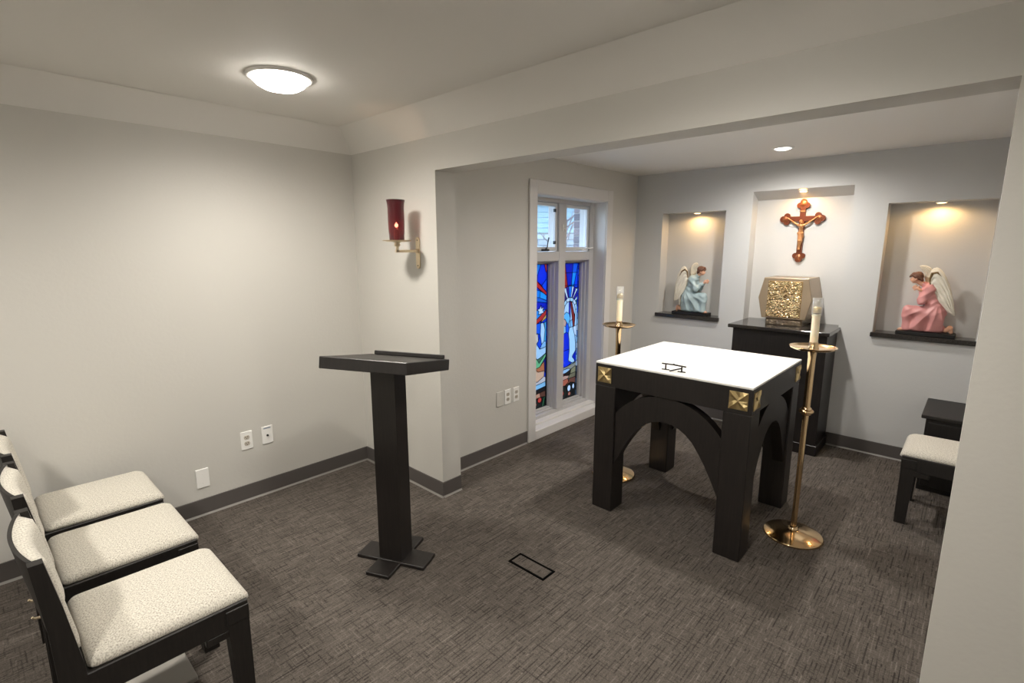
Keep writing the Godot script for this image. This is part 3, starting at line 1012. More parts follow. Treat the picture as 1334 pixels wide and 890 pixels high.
func outdoors() -> void:
	# masonry skin of the outside wall with its brick reveal
	var b := MB.new()
	b.span(Vector3(0.28, -0.3, -1.13), Vector3(0.455, 3.0, -WALL_T))
	b.span(Vector3(0.28, -0.3, -6.0), Vector3(0.455, 3.0, -2.33))
	b.span(Vector3(0.28, 2.12, -2.33), Vector3(0.455, 3.0, -1.13))
	b.span(Vector3(0.28, -0.3, -2.33), Vector3(0.455, 0.05, -1.13))
	var wall := struct("wall_outside", b, mat(Color(0.62, 0.60, 0.60), 0.9), "brick outer face of the window wall seen through the casements", "wall")
	var bm := [mat(Color(0.44, 0.40, 0.43), 0.85), mat(Color(0.38, 0.36, 0.40), 0.85), mat(Color(0.50, 0.45, 0.47), 0.85)]
	var br := MB.new()
	br.box(Vector3.ZERO, Vector3(0.115, 0.062, 0.012), 0.003)
	var mesh := br.mesh()
	for k in 26:
		share("brick", mesh, bm[(k * 7 + 1) % 3], wall, Transform3D(Basis(), Vector3(0.342, 0.16 + k * 0.075, -2.325)))
	# ground
	b = MB.new()
	b.span(Vector3(-40, -0.6, -40), Vector3(0.28, -0.3, 12))
	struct("ground_outside", b, mat(Color(0.48, 0.50, 0.47), 0.95), "pale winter ground outside the window", "ground")
	# house across the way: stone base, pale siding boards, eave
	var hb := Vector3(-9.0, -0.3, -14.3)
	var ang := 0.65
	var h := thing("neighbour_house", "pale sided house with whitewashed stone base seen through the casements", "house", hb, ang)
	b = MB.new()
	b.span(Vector3(-7, 0, -4), Vector3(7, 2.55, 0))
	obj("stone_base", b, mat(Color(0.45, 0.47, 0.48), 0.9), h)
	var sid := mat(Color(0.46, 0.555, 0.60), 0.7)
	for k in 6:
		b = MB.new()
		var y := 2.55 + k * 0.20
		b.hexa([Vector3(-7, y, -0.10), Vector3(7, y, -0.10), Vector3(7, y, 0.035), Vector3(-7, y, 0.035)], [Vector3(-7, y + 0.20, -0.10), Vector3(7, y + 0.20, -0.10), Vector3(7, y + 0.20, 0.005), Vector3(-7, y + 0.20, 0.005)])
		obj("siding_board", b, sid, h)
	b = MB.new()
	b.span(Vector3(-7.2, 3.75, -4), Vector3(7.2, 3.95, 0.45), 0.02)
	obj("eave", b, mat(Color(0.70, 0.74, 0.77), 0.6), h)
	var stone := MB.new()
	stone.box(Vector3.ZERO, Vector3(0.46, 0.20, 0.05), 0.02)
	var smesh := stone.mesh()
	var sm := [mat(Color(0.55, 0.58, 0.60), 0.9), mat(Color(0.48, 0.51, 0.54), 0.9), mat(Color(0.52, 0.53, 0.55), 0.9)]
	for r in 10:
		for c in 12:
			share("stone", smesh, sm[(r * 5 + c * 3 + (r * c) % 4) % 3], obj_of(h, "stone_base"), Transform3D(Basis(), Vector3(-2.6 + c * 0.49 + (r % 2) * 0.24, 0.36 + r * 0.225, 0.01)))
	# bare tree
	var tb := Vector3(-3.75, -0.3, -7.6)
	var t := thing("bare_tree", "leafless tree with thin dark branches outside the right casement", "tree", tb)
	b = MB.new()
	b.tube([Vector3(0, 0, 0), Vector3(0.02, 1.0, 0), Vector3(-0.03, 1.9, 0.02), Vector3(0.02, 2.6, 0)], [0.09, 0.07, 0.055, 0.03], 8)
	var bark := mat(Color(0.36, 0.33, 0.34), 0.9)
	obj("trunk", b, bark, t)
	var rng := RandomNumberGenerator.new()
	rng.seed = 5
	for k in 9:
		b = MB.new()
		var a := TAU * k / 9.0 + rng.randf()
		var s := Vector3(0, 1.5 + 0.13 * k, 0)
		var d := Vector3(cos(a), 0.9, sin(a)) * rng.randf_range(0.45, 0.7)
		b.tube([s, s + d * 0.5 + Vector3(0, -0.05, 0), s + d], [0.025, 0.016, 0.007], 6)
		b.tube([s + d * 0.5 + Vector3(0, -0.05, 0), s + d * 0.8 + Vector3(0.1, 0.2, -0.1)], [0.012, 0.005], 6)
		obj("branch", b, bark, t)

func obj_of(n: Node, called: String) -> Node:
	return n.get_node(called)

# ------------------------------------------------------------------ plates on the walls
func plate(kind: String, at: Vector3, turn: float, label: String, m: Material) -> void:
	var name_of: String = {"blank": "blank_plate", "duplex": "wall_outlet", "cable": "cable_plate"}[kind]
	var t := thing(name_of, label, {"blank": "wall plate", "duplex": "outlet", "cable": "wall plate"}[kind], at, turn)
	var b := MB.new()   # local: plate in the xy plane, facing +z
	b.box(Vector3(0, 0, 0.003), Vector3(0.073, 0.122, 0.006), 0.0025)
	obj("cover", b, m, t)
	if kind == "duplex":
		for s in [-1, 1]:
			b = MB.new()
			b.xf = Transform3D(Basis(), Vector3(0, s * 0.0205, 0))
			var o := PackedVector2Array()
			for k in 20:
				var a := TAU * k / 20.0
				o.append(Vector2(0.0175 * cos(a), clampf(0.0175 * sin(a), -0.0135, 0.0135)))
			b.prism(o, 0.005, 0.0085, 0.001)
			var f := obj("socket_face", b, M.grey_face, t)
			for sx in [-0.0065, 0.0065]:
				b = MB.new()
				b.box(Vector3(sx, s * 0.0205 + 0.003, 0.0085), Vector3(0.0026, 0.0095, 0.001))
				obj("slot", b, M.slot, f)
			b = MB.new()
			b.xf = Transform3D(Basis(Vector3.RIGHT, PI / 2), Vector3(0, s * 0.0205 - 0.0075, 0.008))
			b.lathe([[Vector2(0.0028, 0.0), Vector2(0.0028, 0.001), Vector2(0, 0.001)]], 10)
			obj("ground_hole", b, M.slot, f)
		b = MB.new()
		b.xf = Transform3D(Basis(Vector3.RIGHT, PI / 2), Vector3(0, 0, 0.005))
		b.lathe([[Vector2(0.003, 0.0), Vector2(0.003, 0.0015), Vector2(0, 0.002)]], 10)
		obj("screw", b, M.plate, t)
	elif kind == "cable":
		b = MB.new()
		b.xf = Transform3D(Basis(Vector3.RIGHT, PI / 2), Vector3(0, -0.004, 0.005))
		b.lathe([[Vector2(0.0075, 0.0), Vector2(0.0075, 0.002)], [Vector2(0.0075, 0.002), Vector2(0.0048, 0.002)], [Vector2(0.0048, 0.002), Vector2(0.0048, 0.010)], [Vector2(0.0048, 0.010), Vector2(0, 0.010)]], 12)
		obj("connector", b, M.slot, t)
		b = MB.new()
		b.box(Vector3(0, 0.047, 0.0062), Vector3(0.046, 0.007, 0.0008))
		obj("printed_strip", b, mat(Color(0.48, 0.53, 0.60), 0.6), t)
	else:
		for s in [-1, 1]:
			b = MB.new()
			b.xf = Transform3D(Basis(Vector3.RIGHT, PI / 2), Vector3(0, s * 0.030, 0.005))
			b.lathe([[Vector2(0.003, 0.0), Vector2(0.003, 0.0015), Vector2(0, 0.002)]], 10)
			obj("screw", b, m, t)

func wall_plates() -> void:
	plate("blank", Vector3(0, 0.242, 1.153), PI / 2, "white blank wall plate low beside the farthest chair", M.plate)
	plate("duplex", Vector3(0, 0.411, 0.878), PI / 2, "white duplex outlet on the chair wall beside the cable plate", M.plate)
	plate("cable", Vector3(0, 0.414, 0.746), PI / 2, "white cable plate with one dark connector on the chair wall", M.plate)
	plate("blank", Vector3(SIDE, 0.466, -0.774), PI / 2, "grey painted blank plate on the window wall", M.wall)
	plate("duplex", Vector3(SIDE, 0.467, -0.868), PI / 2, "white duplex outlet on the window wall beside the painted plate", M.plate)
	plate("duplex", Vector3(SIDE, 0.467, -0.970), PI / 2, "white duplex outlet on the window wall next to the casing", M.plate)

# ------------------------------------------------------------------ altar
func arch_panel(half: float, spring: Array, outer: Array) -> PackedVector2Array:
	var o := PackedVector2Array()
	for p in spring:
		o.append(Vector2(p[0], p[1]))
	for i in range(spring.size() - 2, -1, -1):
		o.append(Vector2(-spring[i][0], spring[i][1]))
	o.append(Vector2(-half, outer[0][1]))
	for p in outer:
		o.append(Vector2(-p[0], p[1]))
	for i in range(outer.size() - 2, -1, -1):
		o.append(Vector2(outer[i][0], outer[i][1]))
	return o

func altar() -> void:
	var w := 0.928
	var d := 0.913
	var t := thing("altar_table", "black wooden altar table with arched sides, brass corner tiles and white top", "altar", Vector3(2.187, 0, -1.048))
	var b := MB.new()
	b.box(Vector3(0, 0.957, 0), Vector3(w, 0.012, d), 0.002)
	tag(obj("tabletop", b, M.stone_white, t), "smooth white top")
	b = MB.new()
	for s in [-1, 1]:
		b.box(Vector3(0, 0.883, s * (d / 2 - 0.035)), Vector3(w, 0.136, 0.07), 0.003)
		b.box(Vector3(s * (w / 2 - 0.035), 0.883, 0), Vector3(0.07, 0.136, d - 0.14), 0.0)
	b.box(Vector3(0, 0.942, 0), Vector3(w - 0.14, 0.018, d - 0.14))
	obj("apron", b, M.wood, t)
	for sx in [-1, 1]:
		for sz in [-1, 1]:
			b = MB.new()
			b.box(Vector3(sx * (w / 2 - 0.0705), 0.4075, sz * (d / 2 - 0.0705)), Vector3(0.141, 0.815, 0.141), 0.004)
			obj("leg", b, M.wood, t)
	# arches between the legs
	for side in 4:
		var span_w: float = w if side % 2 == 0 else d
		var dep: float = d if side % 2 == 0 else w
		var hl := span_w / 2 - 0.141
		var k := hl / 0.323
		var inner := []
		for p in [[0.323, 0.315], [0.300, 0.365], [0.270, 0.425], [0.240, 0.48], [0.205, 0.535], [0.165, 0.590], [0.125, 0.626], [0.085, 0.650], [0.043, 0.663], [0.0, 0.667]]:
			inner.append([p[0] * k, p[1]])
		var outer := []
		for i in 14:
			var a := PI / 2 * i / 13.0
			var x := 0.40 * cos(a)
			var y := 0.415 + 0.40 * sin(a)
			if x * k > hl:
				continue
			if outer.is_empty():
				outer.append([hl, 0.415 + sqrt(0.16 - 0.323 * 0.323)])
			outer.append([x * k, y])
		b = MB.new()
		b.xf = Transform3D(Basis(Vector3.UP, side * PI / 2), Vector3.ZERO)
		b.prism(arch_panel(hl, inner, outer), dep / 2 - 0.075, dep / 2 - 0.014, 0.0)
		obj("arch", b, M.wood, t)
	# brass corner tiles: a four pointed star in relief
	for side in 4:
		var span_w: float = w if side % 2 == 0 else d
		var dep: float = d if side % 2 == 0 else w
		for s in [-1, 1]:
			b = MB.new()
			b.xf = Transform3D(Basis(Vector3.UP, side * PI / 2), Vector3.ZERO) * Transform3D(Basis(), Vector3(s * (span_w / 2 - 0.067), 0.885, dep / 2))
			var h := 0.047
			var ring := []
			for i in 16:
				var a := TAU * i / 16.0
				var q := Vector2(cos(a), sin(a))
				q *= h / maxf(absf(q.x), absf(q.y))
				ring.append(q)
			var c := Vector3(0, 0, 0.010)
			var midr := []
			for i in 16:
				var diag: bool = i % 4 == 2
				var axis: bool = i % 4 == 0
				var f := 0.62 if diag else (0.40 if axis else 0.46)
				midr.append(Vector3(ring[i].x * f, ring[i].y * f, 0.0115 if diag else (0.0035 if axis else 0.006)))
			for i in 16:
				var j := (i + 1) % 16
				var e0 := Vector3(ring[i].x, ring[i].y, 0.0035)
				var e1 := Vector3(ring[j].x, ring[j].y, 0.0035)
				if i % 4 == 2:
					e0.z = 0.006
				if j % 4 == 2:
					e1.z = 0.006
				b.t(c, midr[i], midr[j])
				b.q(midr[i], e0, e1, midr[j])
				b.q(e0, Vector3(e0.x, e0.y, -0.001), Vector3(e1.x, e1.y, -0.001), e1)
			obj("corner_tile", b, M.brass_soft, t)
	tag(t.get_node("corner_tile"), "square brass tile with a star in relief")
	# small wire stand on the top
	var st := thing("wire_stand", "small black wire stand on the white altar top", "stand", Vector3(2.195, 0.963, -0.665), 0.04)
	b = MB.new()
	b.tube([Vector3(-0.072, 0.034, -0.004), Vector3(0, 0.036, -0.002), Vector3(0.072, 0.034, 0.002)], [0.0048], 8)
	obj("crossbar", b, M.black_metal, st)
	for x in [-0.047, 0.047]:
		b = MB.new()
		b.tube([Vector3(x, 0.033, 0), Vector3(x, 0.003, 0)], [0.0045], 8)
		b.tube([Vector3(x - 0.022, 0.0025, 0.002), Vector3(x + 0.022, 0.0025, -0.002)], [0.0035], 8)
		obj("foot", b, M.black_metal, st)
	b = MB.new()
	b.tube([Vector3(-0.012, 0.004, 0.03), Vector3(0.045, 0.022, 0.0)], [0.0045], 8)
	obj("brace", b, M.black_metal, st)
	b = MB.new()
	b.lathe([[Vector2(0, 0.034), Vector2(0.006, 0.036), Vector2(0.007, 0.041), Vector2(0, 0.045)]], 12)
	obj("knob", b, M.black_metal, st)

# ------------------------------------------------------------------ lectern
func lectern() -> void:
	var t := thing("lectern", "dark wooden lectern with slanted top, square post and cross shaped foot", "lectern", Vector3(1.262, 0, 0.607), 0.429)
	var b := MB.new()
	b.xf = Transform3D(Basis(Vector3.RIGHT, -0.171), Vector3(0, 1.106 - 0.029, 0))
	b.box(Vector3.ZERO, Vector3(0.476, 0.058, 0.448), 0.003)
	var top := obj("slanted_top", b, M.wood, t)
	b = MB.new()
	b.xf = Transform3D(Basis(Vector3.RIGHT, -0.171), Vector3(0, 1.106 - 0.029, 0))
	b.box(Vector3(0, 0.040, -0.212), Vector3(0.425, 0.022, 0.016), 0.003)
	obj("book_ledge", b, M.wood, top)
	b = MB.new()
	b.hexa([Vector3(-0.0675, 0.02, -0.055), Vector3(0.0675, 0.02, -0.055), Vector3(0.0675, 0.02, 0.055), Vector3(-0.0675, 0.02, 0.055)],
		[Vector3(-0.0675, 1.04, -0.055), Vector3(0.0675, 1.04, -0.055), Vector3(0.0675, 1.058, 0.055), Vector3(-0.0675, 1.058, 0.055)])
	obj("post", b, M.wood, t)
	b = MB.new()
	b.box(Vector3(0, 0.010, 0), Vector3(0.40, 0.020, 0.134), 0.002)
	obj("foot_board", b, M.wood, t)
	for s in [-1, 1]:
		b = MB.new()
		b.box(Vector3(0, 0.010, s * (0.067 + 0.06)), Vector3(0.134, 0.020, 0.12), 0.002)
		obj("foot_board", b, M.wood, t)

# ------------------------------------------------------------------ cabinet, tabernacle, crucifix
func tabernacle_group() -> void:
	var base := Vector3(2.248, 0, -2.63)
	var t := thing("tabernacle_stand", "dark wooden cabinet with black granite top below the crucifix", "cabinet", base)
	var b := MB.new()
	b.span(Vector3(-0.355, 0.05, -0.195), Vector3(0.355, 0.982, 0.170), 0.003)
	obj("body", b, M.wood, t)
	b = MB.new()
	b.span(Vector3(-0.365, 0, -0.195), Vector3(0.365, 0.085, 0.180), 0.004)
	obj("plinth", b, M.wood, t)
	b = MB.new()
	b.span(Vector3(-0.386, 0.982, -0.196), Vector3(0.375, 1.012, 0.215), 0.004)
	var top := obj("granite_top", b, M.granite, t)
	b = MB.new()
	b.span(Vector3(-0.386, 0.986, -0.338), Vector3(0.352, 1.0118, -0.196), 0.001)
	obj("granite_inlay", b, M.granite, top)
	# tabernacle: six sided prism on a low block, hammered gold door
	var tb := Vector3(2.237, 1.012, -2.778)
	var k := thing("tabernacle", "six sided bronze tabernacle with hammered gold door on granite top", "tabernacle", tb)
	var zf := 0.178
	var zb := -0.178
	b = MB.new()
	b.span(Vector3(-0.135, 0, zb + 0.01), Vector3(0.145, 0.058, zf - 0.022), 0.002)
	obj("pedestal", b, M.band, k)
	var hx := PackedVector2Array([Vector2(-0.166, 0.058), Vector2(0.167, 0.058), Vector2(0.204, 0.225), Vector2(0.167, 0.396), Vector2(-0.166, 0.396), Vector2(-0.203, 0.225)])
	b = MB.new()
	b.prism(hx, zb, zf, 0.004)
	obj("casket", b, M.bronze, k)
	# hammered door: small facets in relief
	var rng := RandomNumberGenerator.new()
	rng.seed = 8
	for part in [[-0.134, 0.131, 0.066, 0.372, "door", 0.0, M.gold_rough], [-0.134, 0.144, 0.003, 0.054, "hammered_band", -0.020, M.band]]:
		b = MB.new()
		var nx := 46
		var ny := int(46 * (part[3] - part[2]) / (part[1] - part[0]))
		var grid := []
		for j in ny + 1:
			var row := []
			for i in nx + 1:
				var x := lerpf(part[0], part[1], float(i) / nx)
				var y := lerpf(part[2], part[3], float(j) / ny)
				var z: float = zf - 0.003 + part[5]
				if i > 0 and j > 0 and i < nx and j < ny:
					z = zf + part[5] + 0.004 + rng.randf() * 0.005
					x += (rng.randf() - 0.5) * 0.003
					y += (rng.randf() - 0.5) * 0.003
				row.append(Vector3(x, y, z))
			grid.append(row)
		for i in nx:
			for j in ny:
				b.q(grid[j][i], grid[j][i + 1], grid[j + 1][i + 1], grid[j + 1][i])
		tag(obj(part[4], b, part[6], k), "hammered gold relief" if part[5] == 0.0 else "dull hammered bronze relief")
	crucifix()

func trefoil(c: Vector2, dir: Vector2, r: float) -> Array:
	var side := Vector2(-dir.y, dir.x)
	return [disc(c.x + dir.x * r * 1.05, c.y + dir.y * r * 1.05, r, r, 18), disc(c.x + side.x * r * 0.95, c.y + side.y * r * 0.95, r * 0.92, r * 0.92, 18), disc(c.x - side.x * r * 0.95, c.y - side.y * r * 0.95, r * 0.92, r * 0.92, 18)]

func crucifix() -> void:
	var base := Vector3(2.228, 1.899, NICHE)
	var t := thing("crucifix", "copper coloured crucifix with trefoil ends hanging in the middle recess", "crucifix", base)
	var hw := 0.021
	var polys := [pg([-hw, -0.318, hw, -0.318, hw, 0.118, -hw, 0.118]), pg([-0.126, -hw, 0.126, -hw, 0.126, hw, -0.126, hw])]
	polys.append_array(trefoil(Vector2(0, 0.112), Vector2(0, 1), 0.027))
	polys.append_array(trefoil(Vector2(0, -0.313), Vector2(0, -1), 0.027))
	polys.append_array(trefoil(Vector2(0.119, 0), Vector2(1, 0), 0.027))
	polys.append_array(trefoil(Vector2(-0.119, 0), Vector2(-1, 0), 0.027))
	var whole: PackedVector2Array = polys[0]
	for i in range(1, polys.size()):
		var big := PackedVector2Array()
		var most := 0.0
		for g in Geometry2D.merge_polygons(whole, polys[i]):
			var area := 0.0
			for j in g.size():
				area += g[j].cross(g[(j + 1) % g.size()])
			if absf(area) > most:
				most = absf(area)
				big = g
		whole = big
	var b := MB.new()
	b.prism(whole, 0.002, 0.024, 0.0)
	obj("cross", b, M.cross_wood, t)
	# raised medallions at the four ends
	for c in [Vector2(0, 0.125), Vector2(0, -0.326), Vector2(0.132, 0), Vector2(-0.132, 0)]:
		b = MB.new()
		b.xf = Transform3D(Basis(Vector3.RIGHT, PI / 2), Vector3(c.x, c.y, 0.020))
		b.lathe([[Vector2(0.026, 0.0), Vector2(0.024, 0.005), Vector2(0.017, 0.004), Vector2(0.013, 0.008), Vector2(0.0, 0.010)]], 18)
		obj("medallion", b, M.medal, t)
	# title scroll above the head
	b = MB.new()
	b.box(Vector3(0, 0.062, 0.024), Vector3(0.040, 0.016, 0.006), 0.002)
	obj("scroll", b, M.corpus, t)
	# figure: one continuous body with arms raised to the crossbar
	var z := 0.036
	var pr := []
	var bone := func(a: Vector3, ra: float, c: Vector3, rc: float) -> void: pr.append([a, ra, c, rc])
	bone.call(Vector3(0.004, -0.034, z + 0.006), 0.0145, Vector3(-0.002, -0.022, z + 0.007), 0.0135)   # head
	bone.call(Vector3(0.001, -0.05, z), 0.007, Vector3(0.003, -0.036, z), 0.008)
	bone.call(Vector3(-0.016, -0.058, z), 0.012, Vector3(0.016, -0.058, z), 0.012)
	bone.call(Vector3(0, -0.062, z), 0.017, Vector3(0.002, -0.10, z), 0.013)
	bone.call(Vector3(0.002, -0.10, z), 0.013, Vector3(0.0, -0.128, z), 0.0165)
	for s in [-1.0, 1.0]:
		bone.call(Vector3(s * 0.020, -0.056, z), 0.0085, Vector3(s * 0.060, -0.030, z - 0.004), 0.007)
		bone.call(Vector3(s * 0.060, -0.030, z - 0.004), 0.007, Vector3(s * 0.104, 0.004, z - 0.009), 0.005)
		bone.call(Vector3(s * 0.104, 0.004, z - 0.009), 0.006, Vector3(s * 0.114, 0.011, z - 0.010), 0.0045)
		bone.call(Vector3(s * 0.008, -0.125, z), 0.0135, Vector3(s * 0.009 + 0.004, -0.185, z + 0.010), 0.0095)
		bone.call(Vector3(s * 0.009 + 0.004, -0.185, z + 0.010), 0.0095, Vector3(s * 0.004, -0.240, z), 0.0062)
		bone.call(Vector3(s * 0.004, -0.240, z), 0.0062, Vector3(s * 0.005, -0.258, z + 0.006), 0.0055)
	b = MB.new()
	sdf_mesh(b, pr, 0.0032, 0.006)
	obj("figure", b, M.corpus, t)
	b = MB.new()
	pr = [[Vector3(-0.013, -0.122, z), 0.013, Vector3(0.013, -0.122, z), 0.013], [Vector3(-0.008, -0.128, z + 0.002), 0.015, Vector3(0.012, -0.150, z + 0.004), 0.0125], [Vector3(0.016, -0.12, z + 0.004), 0.007, Vector3(0.024, -0.155, z + 0.002), 0.005]]
	sdf_mesh(b, pr, 0.0032, 0.005)
	obj("loincloth", b, M.corpus, t)

# ------------------------------------------------------------------ a smooth union of tapered capsules, meshed as surface nets
func sdf_mesh(b: MB, prims: Array, cell: float, k: float, fold = null) -> void:
	var lo := Vector3(1e9, 1e9, 1e9)
	var hi := -lo
	for p in prims:
		for e in 2:
			var v: Vector3 = p[e * 2]
			var r: float = p[e * 2 + 1] + cell * 3.0
			lo = lo.min(v - Vector3.ONE * r)
			hi = hi.max(v + Vector3.ONE * r)
	var n := Vector3i(((hi - lo) / cell).ceil()) + Vector3i.ONE
	var f := PackedFloat32Array()
	f.resize(n.x * n.y * n.z)
	f.fill(1.0)
	for p in prims:
		var a: Vector3 = p[0]
		var ra: float = p[1]
		var c: Vector3 = p[2]
		var rc: float = p[3]
		var m := maxf(ra, rc) + k + cell * 2.0
		var i0 := Vector3i(((a.min(c) - Vector3.ONE * m - lo) / cell).floor()).clamp(Vector3i.ZERO, n - Vector3i.ONE)
		var i1 := Vector3i(((a.max(c) + Vector3.ONE * m - lo) / cell).ceil()).clamp(Vector3i.ZERO, n - Vector3i.ONE)
		var d := c - a
		var dd := maxf(d.length_squared(), 1e-9)
		for z in range(i0.z, i1.z + 1):
			for y in range(i0.y, i1.y + 1):
				var row := (z * n.y + y) * n.x
				for x in range(i0.x, i1.x + 1):
					var q := lo + Vector3(x, y, z) * cell
					var u := clampf((q - a).dot(d) / dd, 0.0, 1.0)
					var s := (q - a - d * u).length() - lerpf(ra, rc, u)
					var o := f[row + x]
					var h := maxf(k - absf(o - s), 0.0) / k
					f[row + x] = minf(o, s) - h * h * k * 0.25
	if fold != null:
		for z in n.z:
			for y in n.y:
				for x in n.x:
					var at := (z * n.y + y) * n.x + x
					if f[at] < 0.03:
						f[at] += fold.call(lo + Vector3(x, y, z) * cell)
	var vert := {}
	var corner := [0, 1, n.x, n.x + 1, n.x * n.y, n.x * n.y + 1, n.x * n.y + n.x, n.x * n.y + n.x + 1]
	var offs := [Vector3(0, 0, 0), Vector3(1, 0, 0), Vector3(0, 1, 0), Vector3(1, 1, 0), Vector3(0, 0, 1), Vector3(1, 0, 1), Vector3(0, 1, 1), Vector3(1, 1, 1)]
	var edges := [[0, 1], [2, 3], [4, 5], [6, 7], [0, 2], [1, 3], [4, 6], [5, 7], [0, 4], [1, 5], [2, 6], [3, 7]]
	for z in n.z - 1:
		for y in n.y - 1:
			for x in n.x - 1:
				var at := (z * n.y + y) * n.x + x
				var inside := 0
				for e in corner:
					if f[at + e] < 0.0:
						inside += 1
				if inside == 0 or inside == 8:
					continue
				var sum := Vector3.ZERO
				var cnt := 0
				for e in edges:
					var v0 := f[at + corner[e[0]]]
					var v1 := f[at + corner[e[1]]]
					if (v0 < 0.0) != (v1 < 0.0):
						sum += (offs[e[0]] as Vector3).lerp(offs[e[1]], v0 / (v0 - v1))
						cnt += 1
				vert[at] = lo + (Vector3(x, y, z) + sum / cnt) * cell
	b.smooth(0)
	for at in vert:
		var x: int = at % n.x
		var y: int = (at / n.x) % n.y
		var z: int = at / (n.x * n.y)
		if x == 0 or y == 0 or z == 0:
			continue
		var v := f[at]
		for ax in 3:
			var st: int = [1, n.x, n.x * n.y][ax]
			var v1 := f[at + st]
			if (v < 0.0) == (v1 < 0.0):
				continue
			var s1: int = [n.x, n.x * n.y, 1][ax]
			var s2: int = [n.x * n.y, 1, n.x][ax]
			if not (vert.has(at - s1) and vert.has(at - s2) and vert.has(at - s1 - s2)):
				continue
			if v < 0.0:
				b.q(vert[at - s1 - s2], vert[at - s2], vert[at], vert[at - s1])
			else:
				b.q(vert[at - s1 - s2], vert[at - s1], vert[at], vert[at - s2])

# ------------------------------------------------------------------ angels in the side recesses
func wing(lead: Array, trail: Array, s: float, zc: float, bow: float, thick: float) -> MB:
	var b := MB.new()
	b.smooth(0)
	var nt := 30
	var nv := 36
	var cl := Curve2D.new()
	for p in lead:
		cl.add_point(Vector2(p[0], p[1]))
	var ct := Curve2D.new()
	for p in trail:
		ct.add_point(Vector2(p[0], p[1]))
	var pt := func(i: int, j: int, side: float) -> Vector3:
		var t := float(i) / nt
		var v := float(j) / nv
		var p: Vector2 = cl.sample_baked(t * cl.get_baked_length(), true).lerp(ct.sample_baked(t * ct.get_baked_length(), true), v)
		var edge := minf(1.0, minf(v, 1.0 - v) * 6.0) * minf(1.0, minf(t, 1.0 - t) * 8.0)
		var ridge := absf(sin(v * PI * 5.0)) * 0.7 + 0.6 * (1.0 - fmod(t * 3.0 + v * 0.5, 1.0))
		return Vector3(s * p.x, p.y, zc + bow * sin(t * PI) + side * edge * thick * (0.6 + ridge))
	for i in nt:
		for j in nv:
			for side in [-1.0, 1.0]:
				var q := [pt.call(i, j, side), pt.call(i + 1, j, side), pt.call(i + 1, j + 1, side), pt.call(i, j + 1, side)]
				var nrm: Vector3 = (q[2] - q[0]).cross(q[3] - q[1])
				if nrm.z * side < 0.0:
					q.reverse()
				b.q(q[0], q[1], q[2], q[3])
	return b

